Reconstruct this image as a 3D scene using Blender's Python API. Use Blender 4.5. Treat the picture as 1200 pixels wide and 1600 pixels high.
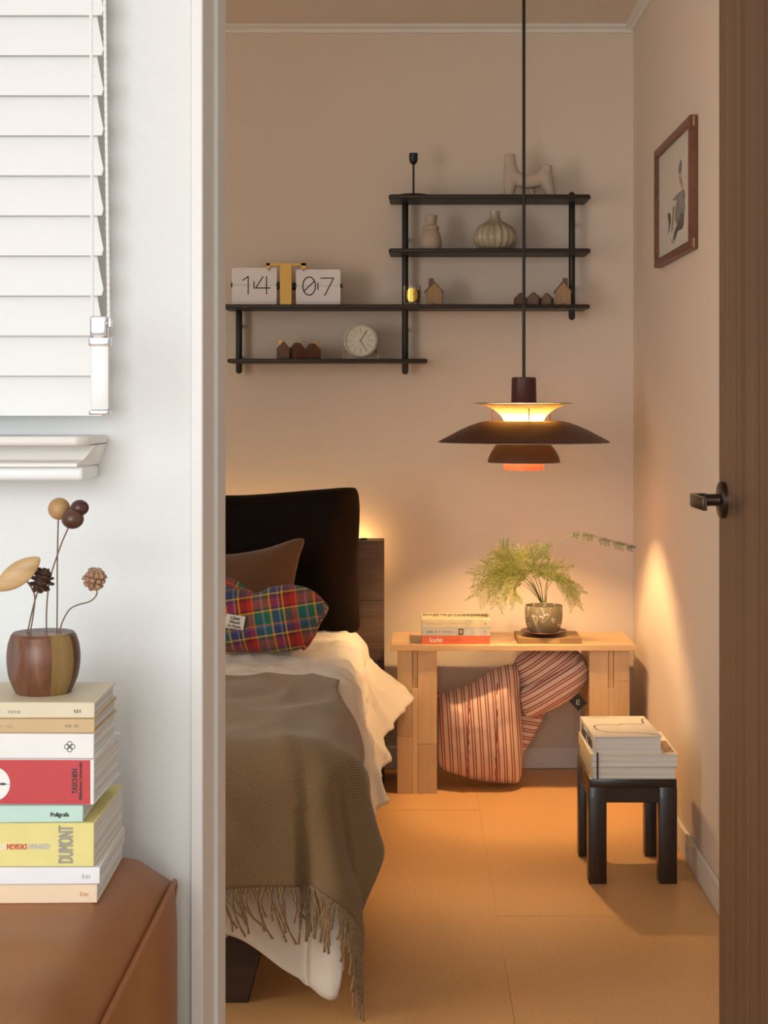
import bpy, bmesh, math, random
from mathutils import Vector, Matrix, noise
random.seed(7)
for o in list(bpy.data.objects): bpy.data.objects.remove(o)
scene = bpy.context.scene
COL = scene.collection
PI = math.pi

# ------------------------------------------------------------------ camera
CZ, F, VX, VY = 1.14, 2500.0, 643.0, 630.0        # eye height, focal (px of 1200x1600), vanishing point
cam_d = bpy.data.cameras.new('camera'); cam = bpy.data.objects.new('camera', cam_d); COL.objects.link(cam)
cam.location = (0, 0, CZ); cam.rotation_euler = (PI/2, 0, 0)
cam_d.sensor_fit = 'VERTICAL'; cam_d.sensor_height = 24; cam_d.sensor_width = 18
cam_d.lens = 24*F/1600; cam_d.shift_x = (600-VX)/1600; cam_d.shift_y = (VY-800)/1600
cam_d.clip_start = .05
scene.camera = cam
# ------------------------------------------------------------------ world, daylight, added bedroom fill, exposure
w = bpy.data.worlds.new('world'); scene.world = w; w.use_nodes = True
w.node_tree.nodes['Background'].inputs[0].default_value = (.98, .99, 1.0, 1)
w.node_tree.nodes['Background'].inputs[1].default_value = .55
def area(name, loc, target, sx, sy, power, col):
    l = bpy.data.lights.new(name, 'AREA'); l.shape = 'RECTANGLE'; l.size = sx; l.size_y = sy
    l.energy = power; l.color = col
    o = bpy.data.objects.new(name, l); COL.objects.link(o); o.location = loc
    o.rotation_euler = (Vector(target)-Vector(loc)).to_track_quat('-Z', 'Y').to_euler()
    return o
area('living_room_window_light', (-1.1, -2.3, 1.5), (0, 2.0, 1.1), 2.3, 1.9, 108, (.925, .975, 1.0))
area('bedroom_fill_light', (-2.05, 2.45, 1.2), (.7, 3.1, .9), 1.3, 1.5, 34, (1, .91, .81))  # added fill for the bedroom; the left wall has no window
vs = scene.view_settings
vs.view_transform = 'Standard'; vs.look = 'None'; vs.gamma = 1; vs.use_curve_mapping = False; vs.exposure = 0.0

# ------------------------------------------------------------------ helpers
def P(x, y, d):
    "measured point of the photograph at depth d, in metres"
    return Vector(((x-VX)*d/F, d, CZ+(VY-y)*d/F))
def S(d): return F/d
def setp(o, label=None, cat=None, group=None, kind=None):
    if label: o['label'] = label
    if cat: o['category'] = cat
    if group: o['group'] = group
    if kind: o['kind'] = kind
    return o
def thing(name, label, cat, loc=(0,0,0), rz=0, group=None):
    o = bpy.data.objects.new(name, None); COL.objects.link(o); o.empty_display_size = .05
    o.location = loc; o.rotation_euler = (0, 0, rz)
    return setp(o, label, cat, group)
def link(name, me, m, parent=None):
    o = bpy.data.objects.new(name, me); COL.objects.link(o)
    if m and not me.materials: me.materials.append(m)
    if parent: o.parent = parent
    return o
def rootloc(parent):
    v = Vector((0,0,0))
    while parent: v += parent.location; parent = parent.parent
    return v
class MB:
    def __init__(s): s.bm = bmesh.new()
    def box(s, x0, x1, y0, y1, z0, z1, bev=0, seg=1, M=None):
        r = bmesh.ops.create_cube(s.bm, size=1); vs_ = r['verts']
        for v in vs_:
            v.co = Vector((x0+(v.co.x+.5)*(x1-x0), y0+(v.co.y+.5)*(y1-y0), z0+(v.co.z+.5)*(z1-z0)))
        if bev:
            es = list({e for v in vs_ for e in v.link_edges})
            r2 = bmesh.ops.bevel(s.bm, geom=es, offset=bev, segments=seg, affect='EDGES', profile=.5)
            vs_ = list({v for f in r2['faces'] for v in f.verts} | {v for v in vs_ if v.is_valid})
        if M: bmesh.ops.transform(s.bm, matrix=M, verts=vs_)
        return s
    def lathe(s, prof, c=(0,0,0), n=40, axis='z', close=False):
        c = Vector(c); rings = []
        for r, z in prof:
            ring = []
            if r < 1e-6: ring = [s.bm.verts.new(s._ax(0,0,z,axis)+c)]
            else:
                for i in range(n):
                    a = 2*PI*i/n; ring.append(s.bm.verts.new(s._ax(r*math.cos(a), r*math.sin(a), z, axis)+c))
            rings.append(ring)
        pairs = list(zip(rings, rings[1:]))
        if close: pairs.append((rings[-1], rings[0]))
        for A, B in pairs:
            for i in range(n):
                a0, a1 = A[i%len(A)], A[(i+1)%len(A)]; b0, b1 = B[i%len(B)], B[(i+1)%len(B)]
                vv = []
                for q in (a0, a1, b1, b0):
                    if q not in vv: vv.append(q)
                if len(vv) > 2: s.bm.faces.new(vv)
        return s
    def _ax(s, x, y, z, axis):
        return Vector((x,y,z)) if axis == 'z' else Vector((x,z,y)) if axis == 'y' else Vector((z,x,y))
    def tube(s, pts, r, n=8, cap=True):
        pts = [Vector(p) for p in pts]; rr = r if isinstance(r, (list, tuple)) else [r]*len(pts)
        rings = []; up = Vector((0,0,1)); prev = None
        for i, p in enumerate(pts):
            t = (pts[min(i+1, len(pts)-1)]-pts[max(i-1, 0)])
            t = t.normalized() if t.length > 0 else Vector((0,0,1))
            if prev is None:
                q = up if abs(t.z) < .9 else Vector((1,0,0)); u = t.cross(q).normalized()
            else: u = (prev - t*prev.dot(t)).normalized()
            prev = u; v = t.cross(u)
            rings.append([s.bm.verts.new(p+(u*math.cos(2*PI*k/n)+v*math.sin(2*PI*k/n))*rr[i]) for k in range(n)])
        for A, B in zip(rings, rings[1:]):
            for k in range(n): s.bm.faces.new((A[k], A[(k+1)%n], B[(k+1)%n], B[k]))
        if cap: s.bm.faces.new(rings[0][::-1]); s.bm.faces.new(rings[-1])
        return s
    def prism(s, poly, a0, a1, axis='y', bev=0, M=None):
        "poly in the two other axes (x,z for y; x,y for z; y,z for x), extruded along axis"
        def mk(p, a): return Vector((p[0], a, p[1])) if axis == 'y' else Vector((p[0], p[1], a)) if axis == 'z' else Vector((a, p[0], p[1]))
        A = [s.bm.verts.new(mk(p, a0)) for p in poly]; B = [s.bm.verts.new(mk(p, a1)) for p in poly]
        n = len(poly); fs = [s.bm.faces.new(A[::-1]), s.bm.faces.new(B)]
        for k in range(n): fs.append(s.bm.faces.new((A[k], A[(k+1)%n], B[(k+1)%n], B[k])))
        vv = A+B
        if bev:
            es = list({e for v in vv for e in v.link_edges})
            r2 = bmesh.ops.bevel(s.bm, geom=es, offset=bev, segments=1, affect='EDGES', profile=.5)
            vv = list({v for f in r2['faces'] for v in f.verts} | {v for v in vv if v.is_valid})
        if M: bmesh.ops.transform(s.bm, matrix=M, verts=vv)
        return s
    def sphere(s, c, r, sx=1, sy=1, sz=1, n=20, M=None):
        q = bmesh.ops.create_uvsphere(s.bm, u_segments=n, v_segments=n//2+2, radius=r)
        for v in q['verts']: v.co = Vector((v.co.x*sx, v.co.y*sy, v.co.z*sz))
        if M: bmesh.ops.transform(s.bm, matrix=M, verts=q['verts'])
        for v in q['verts']: v.co += Vector(c)
        return s
    def grid(s, nu, nv, fn, uvfn=None):
        V = [[s.bm.verts.new(fn(i/(nu-1), j/(nv-1))) for j in range(nv)] for i in range(nu)]
        uv = s.bm.loops.layers.uv.verify() if uvfn else None
        for i in range(nu-1):
            for j in range(nv-1):
                f = s.bm.faces.new((V[i][j], V[i+1][j], V[i+1][j+1], V[i][j+1]))
                if uvfn:
                    for l, (a, b) in zip(f.loops, ((i,j),(i+1,j),(i+1,j+1),(i,j+1))): l[uv].uv = uvfn(a/(nu-1), b/(nv-1))
        return s
    def build(s, name, m, parent=None, world=False, smooth=True, ang=.7, M=None, label=None):
        if M: s.bm.transform(M)
        if world and parent: s.bm.transform(Matrix.Translation(-rootloc(parent)))
        bmesh.ops.recalc_face_normals(s.bm, faces=s.bm.faces[:])
        me = bpy.data.meshes.new(name); s.bm.to_mesh(me); s.bm.free()
        if smooth:
            for p in me.polygons: p.use_smooth = True
            me.set_sharp_from_angle(angle=ang)
        o = link(name, me, m, parent)
        if label: o['label'] = label
        return o
def struct(name, mb, m, parent=None, **k):
    o = mb.build(name, m, parent, **k)
    if not parent: o['kind'] = 'structure'
    return o
def smoothloop(pts, n):
    "closed Catmull-Rom through pts, n samples"
    out = []; m = len(pts)
    for i in range(n):
        t = i*m/n; k = int(t); f = t-k
        p0, p1, p2, p3 = [Vector(pts[(k+q-1)%m]) for q in range(4)]
        out.append(.5*((2*p1)+(p2-p0)*f+(2*p0-5*p1+4*p2-p3)*f*f+(3*p1-p0-3*p2+p3)*f**3))
    return out
def spline(pts, n):
    pts = [Vector(p) for p in pts]; q = [pts[0]*2-pts[1]]+pts+[pts[-1]*2-pts[-2]]; out = []; m = len(pts)-1
    for i in range(n+1):
        t = min(i*m/n, m-1e-6); k = int(t); f = t-k; p0, p1, p2, p3 = q[k:k+4]
        out.append(.5*((2*p1)+(p2-p0)*f+(2*p0-5*p1+4*p2-p3)*f*f+(3*p1-p0-3*p2+p3)*f**3))
    return out
def puff(outline, tf, tb, n=64, rings=14, p=2.4, c=None, wr=.0, wf=14, uvrot=0, seed=0, sharp=.5):
    "cushion: an outline in x,z inflated along y; returns MB in local coordinates"
    L = smoothloop([Vector((a, b)) for a, b in outline], n)
    c = Vector(c) if c else sum(L, Vector((0,0)))/n
    mb = MB(); bm = mb.bm; uv = bm.loops.layers.uv.verify(); UV = {}
    cr, sr = math.cos(uvrot), math.sin(uvrot)
    def vert(r, i, side):
        q = c+(L[i%n]-c)*r; t = (tf if side < 0 else tb)
        y = side*t*max(0, 1-r**p)**sharp
        w_ = wr*(noise.noise(Vector((q.x*wf+seed, q.y*wf, side*3)))+.5*noise.noise(Vector((q.x*wf*2.3, q.y*wf*2.3, seed)))) * (1 if r < .97 else .3)
        v = bm.verts.new((q.x, y+side*w_, q.y)); UV[v] = (q.x*cr+q.y*sr, -q.x*sr+q.y*cr); return v
    rs = [math.sin(PI/2*k/rings) for k in range(1, rings)]
    edge = [vert(1, i, -1) for i in range(n)]
    for side in (-1, 1):
        cen = vert(0, 0, side); prev = None
        R_ = [[vert(r, i, side) for i in range(n)] for r in rs]+[edge]
        for i in range(n):
            f = bm.faces.new((cen, R_[0][i], R_[0][(i+1)%n]))
            for l in f.loops: l[uv].uv = UV[l.vert]
        for A, B in zip(R_, R_[1:]):
            for i in range(n):
                f = bm.faces.new((A[i], B[i], B[(i+1)%n], A[(i+1)%n]))
                for l in f.loops: l[uv].uv = UV[l.vert]
    return mb

# ------------------------------------------------------------------ materials
def newmat(name):
    m = bpy.data.materials.new(name); m.use_nodes = True
    nt = m.node_tree; b = nt.nodes['Principled BSDF']; return m, nt, b
def N(nt, t, **k):
    n = nt.nodes.new(t)
    for a, v in k.items(): setattr(n, a, v)
    return n
def coords(nt, kind='Object', scale=(1,1,1), rot=(0,0,0)):
    tc = N(nt, 'ShaderNodeTexCoord'); mp = N(nt, 'ShaderNodeMapping')
    mp.inputs['Scale'].default_value = scale; mp.inputs['Rotation'].default_value = rot
    nt.links.new(tc.outputs[kind], mp.inputs[0]); return mp.outputs[0]
def ramp(nt, stops, interp='LINEAR'):
    r = N(nt, 'ShaderNodeValToRGB'); cr = r.color_ramp; cr.interpolation = interp
    while len(cr.elements) < len(stops): cr.elements.new(.5)
    for e, (p, c) in zip(cr.elements, stops): e.position = p; e.color = (*c, 1)
    return r
def bump(nt, b, src, strength=.2, dist=.002):
    bp = N(nt, 'ShaderNodeBump'); bp.inputs['Strength'].default_value = strength; bp.inputs['Distance'].default_value = dist
    nt.links.new(src, bp.inputs['Height']); nt.links.new(bp.outputs[0], b.inputs['Normal'])
def plain(name, col, rough=.6, metal=0, var=.06, sc=30, bmp=.05, coat=0, sheen=0, trans=0, emit=None, es=0):
    m, nt, b = newmat(name)
    b.inputs['Roughness'].default_value = rough; b.inputs['Metallic'].default_value = metal
    nz = N(nt, 'ShaderNodeTexNoise'); nz.inputs['Scale'].default_value = sc; nz.inputs['Detail'].default_value = 4
    nt.links.new(coords(nt), nz.inputs['Vector'])
    r = ramp(nt, [(.3, tuple(c*(1-var) for c in col)), (.7, tuple(min(1, c*(1+var)) for c in col))])
    nt.links.new(nz.outputs['Fac'], r.inputs[0]); nt.links.new(r.outputs[0], b.inputs['Base Color'])
    if bmp: bump(nt, b, nz.outputs['Fac'], bmp)
    if coat: b.inputs['Coat Weight'].default_value = coat
    if sheen: b.inputs['Sheen Weight'].default_value = sheen; b.inputs['Sheen Roughness'].default_value = .35
    if trans: b.inputs['Transmission Weight'].default_value = trans
    if emit: b.inputs['Emission Color'].default_value = (*emit, 1); b.inputs['Emission Strength'].default_value = es
    return m
def wood(name, c1, c2, grain='z', sc=18, stretch=.06, rough=.45, coat=0, var=.5, c3=None):
    m, nt, b = newmat(name); b.inputs['Roughness'].default_value = rough
    s = [sc, sc, sc]; s['xyz'.index(grain)] = sc*stretch
    v = coords(nt, 'Object', s)
    n1 = N(nt, 'ShaderNodeTexNoise'); n1.inputs['Scale'].default_value = 1; n1.inputs['Detail'].default_value = 5; n1.inputs['Distortion'].default_value = .6
    n2 = N(nt, 'ShaderNodeTexNoise'); n2.inputs['Scale'].default_value = 6; n2.inputs['Detail'].default_value = 3
    nt.links.new(v, n1.inputs['Vector']); nt.links.new(v, n2.inputs['Vector'])
    mx = N(nt, 'ShaderNodeMath', operation='MULTIPLY_ADD'); mx.inputs[1].default_value = .35
    nt.links.new(n2.outputs['Fac'], mx.inputs[0]); nt.links.new(n1.outputs['Fac'], mx.inputs[2])
    r = ramp(nt, [(.45, c1), (.82, c2)] if not c3 else [(.42, c1), (.6, c3), (.85, c2)])
    nt.links.new(mx.outputs[0], r.inputs[0])
    oi = N(nt, 'ShaderNodeObjectInfo'); hs = N(nt, 'ShaderNodeHueSaturation')
    mr = N(nt, 'ShaderNodeMapRange'); mr.inputs[3].default_value = 1-.16*var; mr.inputs[4].default_value = 1+.16*var
    nt.links.new(oi.outputs['Random'], mr.inputs[0]); nt.links.new(mr.outputs[0], hs.inputs['Value'])
    nt.links.new(r.outputs[0], hs.inputs['Color']); nt.links.new(hs.outputs[0], b.inputs['Base Color'])
    bump(nt, b, mx.outputs[0], .12, .001)
    if coat: b.inputs['Coat Weight'].default_value = coat
    return m
def fabric(name, col, rough=.9, sc=900, sheen=.2, col2=None, bmp=.25):
    "fine weave from two crossed waves on UV metres"
    m, nt, b = newmat(name); b.inputs['Roughness'].default_value = rough; b.inputs['Sheen Weight'].default_value = sheen
    v = coords(nt, 'UV')
    w1 = N(nt, 'ShaderNodeTexWave', bands_direction='X'); w2 = N(nt, 'ShaderNodeTexWave', bands_direction='Y')
    for q in (w1, w2): q.inputs['Scale'].default_value = sc; q.inputs['Distortion'].default_value = .6; nt.links.new(v, q.inputs['Vector'])
    mu = N(nt, 'ShaderNodeMath', operation='MULTIPLY'); nt.links.new(w1.outputs['Fac'], mu.inputs[0]); nt.links.new(w2.outputs['Fac'], mu.inputs[1])
    c2 = col2 or tuple(c*.8 for c in col)
    r = ramp(nt, [(0, c2), (.6, col)]); nt.links.new(mu.outputs[0], r.inputs[0]); nt.links.new(r.outputs[0], b.inputs['Base Color'])
    bump(nt, b, mu.outputs[0], bmp, .001)
    return m
def stripes_mat(name, stops, pitch, axis='X', rough=.85):
    m, nt, b = newmat(name); b.inputs['Roughness'].default_value = rough; b.inputs['Sheen Weight'].default_value = .2
    v = coords(nt, 'UV'); sp = N(nt, 'ShaderNodeSeparateXYZ'); nt.links.new(v, sp.inputs[0])
    d = N(nt, 'ShaderNodeMath', operation='DIVIDE'); d.inputs[1].default_value = pitch; nt.links.new(sp.outputs[axis], d.inputs[0])
    f = N(nt, 'ShaderNodeMath', operation='FRACT'); nt.links.new(d.outputs[0], f.inputs[0])
    r = ramp(nt, stops, 'CONSTANT'); nt.links.new(f.outputs[0], r.inputs[0]); nt.links.new(r.outputs[0], b.inputs['Base Color'])
    return m
def plaid_mat(name, px, py):
    m, nt, b = newmat(name); b.inputs['Roughness'].default_value = .9; b.inputs['Sheen Weight'].default_value = .1
    v = coords(nt, 'UV'); sp = N(nt, 'ShaderNodeSeparateXYZ'); nt.links.new(v, sp.inputs[0]); outs = []
    for ax, st, pitch in (('X', px[0], px[1]), ('Y', py[0], py[1])):
        d = N(nt, 'ShaderNodeMath', operation='DIVIDE'); d.inputs[1].default_value = pitch; nt.links.new(sp.outputs[ax], d.inputs[0])
        f = N(nt, 'ShaderNodeMath', operation='FRACT'); nt.links.new(d.outputs[0], f.inputs[0])
        r = ramp(nt, st, 'CONSTANT'); nt.links.new(f.outputs[0], r.inputs[0]); outs.append(r.outputs[0])
    mx = N(nt, 'ShaderNodeMix', data_type='RGBA'); mx.inputs['Factor'].default_value = .5
    nt.links.new(outs[0], mx.inputs['A']); nt.links.new(outs[1], mx.inputs['B'])
    nt.links.new(mx.outputs['Result'], b.inputs['Base Color'])
    return m
def pages_mat(name, col):
    m, nt, b = newmat(name); b.inputs['Roughness'].default_value = .9
    wv = N(nt, 'ShaderNodeTexNoise'); wv.inputs['Scale'].default_value = 1; wv.inputs['Detail'].default_value = 2
    nt.links.new(coords(nt, 'Object', (4, 4, 900)), wv.inputs['Vector'])
    r = ramp(nt, [(.35, tuple(c*.72 for c in col)), (.6, col)]); nt.links.new(wv.outputs['Fac'], r.inputs[0]); nt.links.new(r.outputs[0], b.inputs['Base Color'])
    return m

M = {}
M['white_wall'] = plain('white_wallpaper', (.79, .80, .785), .75, var=.012, sc=160, bmp=.10)
M['wall'] = plain('bedroom_wallpaper', (.74, .64, .545), .8, var=.015, sc=120, bmp=.12)
M['ceiling'] = plain('ceiling_paper', (.78, .71, .62), .85, var=.01, sc=90)
M['trim'] = plain('white_trim', (.80, .77, .72), .5, var=.01, bmp=0)
M['jamb'] = plain('door_frame_white', (.78, .76, .73), .45, var=.015, sc=14, bmp=.03)
M['floor'] = plain('oiled_paper_floor', (.65, .375, .16), .42, var=.10, sc=170, bmp=.18)
M['door'] = wood('door_veneer', (.075, .038, .021), (.17, .095, .055), 'z', 55, .008, .5, c3=(.115, .062, .035))
M['black'] = plain('black_paint', (.012, .011, .011), .45, var=.1)
M['shelf'] = wood('black_stained_wood', (.012, .010, .009), (.03, .025, .02), 'x', 25, .05, .5)
M['brass'] = plain('polished_brass', (.83, .55, .18), .18, 1, var=.03, bmp=0)
M['chrome'] = plain('chrome', (.75, .75, .77), .12, 1, var=.02, bmp=0)
M['bronze'] = plain('dark_bronze', (.11, .085, .065), .3, 1, var=.05, bmp=0)
M['white_plastic'] = plain('white_plastic', (.82, .82, .81), .35, var=.01, bmp=0)
M['slat'] = plain('white_slat', (.755, .755, .735), .5, var=.01, bmp=0)

# ------------------------------------------------------------------ the room
XR, XL, YB_, YF0, YF1, ZC = .693, -2.1, 5.0, 1.60, 1.75, 2.308
struct('wall_back', MB().box(XL-.1, XR+.1, YB_, YB_+.1, 0, ZC+.05), M['wall'])
struct('wall_right', MB().box(XR, XR+.1, YF1, YB_, 0, ZC+.05), M['wall'])
struct('wall_left', MB().box(XL-.1, XL, YF1, YB_, 0, ZC+.05), M['wall'])
struct('ceiling', MB().box(XL-.1, XR+.1, YF0-.02, YB_+.1, ZC+.012, ZC+.1), M['ceiling'])
struct('ceiling_living_room', MB().box(-2.6, 2.0, -2.0, YF0-.02, ZC+.012, ZC+.1), M['white_wall'])
XJ, XJ2, ZD = -.208, .53, 2.12
fw = MB().box(-2.6, XJ-.012, YF0, YF1, 0, ZC+.05).box(XJ2+.012, 2.0, YF0, YF1, 0, ZC+.05).box(XJ-.012, XJ2+.012, YF0, YF1, ZD+.012, ZC+.05)
struct('wall_front', fw, M['white_wall'])
fr = MB().box(XJ-.0125, XJ, YF0-.006, YF1+.006, 0, ZD, .0015).box(XJ2, XJ2+.0125, YF0-.006, YF1+.006, 0, ZD, .0015).box(XJ-.0125, XJ2+.0125, YF0-.006, YF1+.006, ZD, ZD+.0125, .0015)
fr.box(XJ, XJ+.004, YF0+.085, YF1+.004, 0, ZD)
struct('trim_1', fr, M['jamb'])
# ceiling trim
struct('trim_2', MB().prism([(YB_, ZC-.012), (YB_, ZC+.012), (YB_-.028, ZC+.012), (YB_-.028, ZC+.004), (YB_-.012, ZC-.002), (YB_-.01, ZC-.012)], XL, XR, 'x'), M['trim'])
struct('trim_3', MB().prism([(XR, ZC-.012), (XR, ZC+.012), (XR-.028, ZC+.012), (XR-.028, ZC+.004), (XR-.012, ZC-.002), (XR-.01, ZC-.012)], YF1, YB_-.028, 'y'), M['trim'])
struct('baseboard_back', MB().box(XL, XR, YB_-.011, YB_, 0.0, .068, .003), M['trim'])
struct('baseboard_right', MB().box(XR-.011, XR, YF1, YB_-.011, 0.0, .068, .003), M['trim'])
fl = struct('floor', MB().box(-2.6, 2.0, -2.0, YB_+.1, -.1, -.0018), M['floor'])
# floor paper sheets
xs = [XL, -1.62, -.72, .19, XR]; ys = [YF1, 2.62, 3.555, 4.487, YB_]
for i in range(4):
    for j in range(4):
        e = .0004*((i+j) % 2)
        MB().box(xs[i]+.0006, xs[i+1]-.0006, ys[j]+.0006, ys[j+1]-.0006, -.0018, -.0004+e).build('floor_sheet', M['floor'], fl, smooth=False)

# door leaf, opened into the bedroom
dx0 = .489
dr = MB().box(dx0, dx0+.036, 1.762, 2.545, .008, 2.10, .0015).build('door_1', M['door']); dr['kind'] = 'structure'
hz = .989; hy = 2.497
h = MB().lathe([(0, 0), (.026, 0), (.0285, .002), (.0285, .0095), (0, .0095)], (dx0-.0095, hy, hz), 40, 'x').build('handle_rosette', M['bronze'], dr)
MB().tube([(dx0-.009, hy, hz), (dx0-.034, hy, hz)], .0095, 20).build('handle_neck', M['bronze'], dr)
lv = MB().prism([(dx0-.030, hy+.011), (dx0-.046, hy+.010), (dx0-.056, hy-.006), (dx0-.058, hy-.03), (dx0-.058, hy-.125), (dx0-.051, hy-.128), (dx0-.049, hy-.03), (dx0-.046, hy-.012), (dx0-.030, hy-.011)], hz-.0085, hz+.0105, 'z', .0012)
lv.build('handle_lever', M['bronze'], dr)
MB().lathe([(0, 0), (.0016, 0), (.0016, .001)], (dx0-.005, hy-.0285, hz), 8, 'y').build('handle_screw', M['black'], dr)

# ------------------------------------------------------------------ window blind on the near wall
win = struct('window_1', MB().box(-1.25, -.325, YF0-.012, YF0, CZ+.03, 2.2, .002), M['trim'])
def sillprof(o=0):
    return [(YF0-.012, 1.1085), (YF0-.088, 1.1085), (YF0-.094, 1.106), (YF0-.094, 1.102), (YF0-.088, 1.100), (YF0-.03, 1.098), (YF0-.012, 1.098)]
SR = -.3035
b = MB(); b.prism([(-1.25, YF0), (-1.25, YF0-.094), (SR-.012, YF0-.094), (SR-.003, YF0-.08), (SR, YF0)], 1.1000, 1.1085, 'z', .002)
b.build('window_sill', M['trim'], win)
b = MB(); pr = [(YF0, 1.0995), (YF0-.058, 1.0995), (YF0-.070, 1.086), (YF0-.082, 1.083), (YF0-.082, 1.0795), (YF0, 1.0795)]
A = [b.bm.verts.new((-1.25, y, z)) for y, z in pr]
endx = [SR-.001, SR-.001, SR-.010, SR-.014, SR-.014, SR-.008]
B = [b.bm.verts.new((ex, y, z)) for ex, (y, z) in zip(endx, pr)]
n_ = len(pr)
for k in range(n_): b.bm.faces.new((A[k], A[(k+1)%n_], B[(k+1)%n_], B[k]))
b.bm.faces.new(A); b.bm.faces.new(B)
b.build('sill_apron', M['trim'], win, ang=.4)
MB().box(-1.25, SR-.009, YF0-.078, YF0, 1.066, 1.0795, .004, 3).build('sill_lip', M['white_plastic'], win)

bl = thing('venetian_blind', 'white wooden slat blind hanging lowered beside the doorway', 'window blind', (-.75, YF0-.075, 1.13))
pitch = 64.0*1.52/F
z0 = CZ+(VY-650)*1.52/F
def slat_bm():
    b = MB(); R_ = []
    prof = []
    for k in range(9):
        t = k/8; prof.append((-.009*t+.002*math.sin(PI*t)*-1, .050*(1-t)))    # y offset, z from bottom
    for side, o in ((0, 0), (1, .0026)):
        R_.append([[b.bm.verts.new((x, y+o, z)) for x in xx] for (y, z), xx in zip(prof, [(-.47, .452-.003*(k == 8)-.011*(1-k/8)) for k in range(9)])])
    for k in range(8):
        for s_ in (0, 1):
            f = R_[s_]; b.bm.faces.new((f[k][0], f[k][1], f[k+1][1], f[k+1][0]))
        for e in (0, 1): b.bm.faces.new((R_[0][k][e], R_[0][k+1][e], R_[1][k+1][e], R_[1][k][e]))
    for k in (0, 8): b.bm.faces.new((R_[0][k][0], R_[0][k][1], R_[1][k][1], R_[1][k][0]))
    return b
s0 = slat_bm().build('slat', M['slat'], bl); s0.location = (0, .038, z0-1.13)
NS = 25
for i in range(1, NS):
    o = s0.copy(); COL.objects.link(o); o.parent = bl; o.location = (0, .038, z0-1.13+i*pitch)
MB().box(-.47, .445, -.012, .055, z0-1.13+NS*pitch+.012, z0-1.13+NS*pitch+.065, .004).build('head_rail', M['slat'], bl)
# pull cords and tassel
dc = YF0-.125
for px0, px1, nm in ((141, 144.5, 'pull_cord'), (159.5, 170, 'pull_cord')):
    top = P(px0, -300, dc); bot = P(px1, 500, dc); pts = []; rr = []
    for k in range(221):
        t = k/220; p = top.lerp(bot, t); pts.append(p); rr.append(.0015+.00035*math.sin(k*2.2))
    MB().tube(pts, rr, 6).build(nm, M['white_plastic'], bl, world=True)
t0 = P(157, 540, dc); t1 = P(157, 641, dc)
tz = lambda y: P(0, y, dc).z
MB().box(t0.x-.0085, t0.x+.0085, dc-.0045, dc+.0045, tz(641), tz(538), .002, 2).build('tassel_grip', M['white_plastic'], bl, world=True)
MB().box(t0.x-.009, t0.x+.007, dc-.005, dc+.005, tz(527), tz(494), .0015, 2).build('tassel_clip', M['chrome'], bl, world=True)
MB().box(t0.x-.010, t0.x+.010, dc-.006, dc+.006, tz(541), tz(527), .001, 2).build('tassel_collar', M['chrome'], bl, world=True)
MB().box(t0.x-.0098, t0.x+.0093, dc-.006, dc+.006, tz(648), tz(641), .001, 2).build('tassel_end', M['chrome'], bl, world=True)
MB().box(t0.x+.0075, t0.x+.0105, dc-.003, dc+.003, tz(512), tz(497), .0008).build('tassel_button', M['chrome'], bl, world=True)

# ------------------------------------------------------------------ lettering
def textmesh(s, size, extr=.0002, align='CENTER'):
    cu = bpy.data.curves.new('t', 'FONT'); cu.body = s; cu.size = size; cu.extrude = extr; cu.align_x = align; cu.align_y = 'CENTER'; cu.resolution_u = 3
    o = bpy.data.objects.new('t', cu); COL.objects.link(o)
    dg = bpy.context.evaluated_depsgraph_get(); me = bpy.data.meshes.new_from_object(o.evaluated_get(dg))
    bpy.data.objects.remove(o); bpy.data.curves.remove(cu); return me
def text(s, fit, m, parent, loc, rot=(PI/2, 0, 0), name='lettering', spin=0, align='CENTER'):
    "lettering: local position of its centre, facing -y by default; spin turns it in its own plane"
    me = textmesh(s, .01, align=align)
    xs_ = [v.co.x for v in me.vertices]; ys_ = [v.co.y for v in me.vertices]; wd, ht = max(xs_)-min(xs_), max(ys_)-min(ys_)
    me.transform(Matrix.Diagonal((fit[0]/wd, fit[1]/ht, 1, 1)) @ Matrix.Translation((-(max(xs_)+min(xs_))/2, -(max(ys_)+min(ys_))/2, 0)))
    bb = bmesh.new(); tmp = me.copy()          # heavier weight: the outline laid twice, a hair apart
    tmp.transform(Matrix.Translation((fit[1]*.09, 0, .00015))); bb.from_mesh(me); bb.from_mesh(tmp); bb.to_mesh(me); bb.free(); bpy.data.meshes.remove(tmp)
    Mx = Matrix.Translation(Vector(loc)) @ (Matrix.Rotation(rot[2], 4, 'Z') @ Matrix.Rotation(rot[1], 4, 'Y') @ Matrix.Rotation(rot[0], 4, 'X')) @ Matrix.Rotation(spin, 4, 'Z')
    me.transform(Mx); me.materials.clear()
    return link(name, me, m, parent)
INK = plain('dark_ink', (.05, .045, .04), .7, bmp=0); GINK = plain('grey_ink', (.33, .30, .25), .7, bmp=0)
LINK = plain('light_grey_ink', (.55, .53, .48), .7, bmp=0); RINK = plain('red_ink', (.62, .10, .06), .7, bmp=0); WINK = plain('white_ink', (.85, .82, .78), .7, bmp=0)

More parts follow.
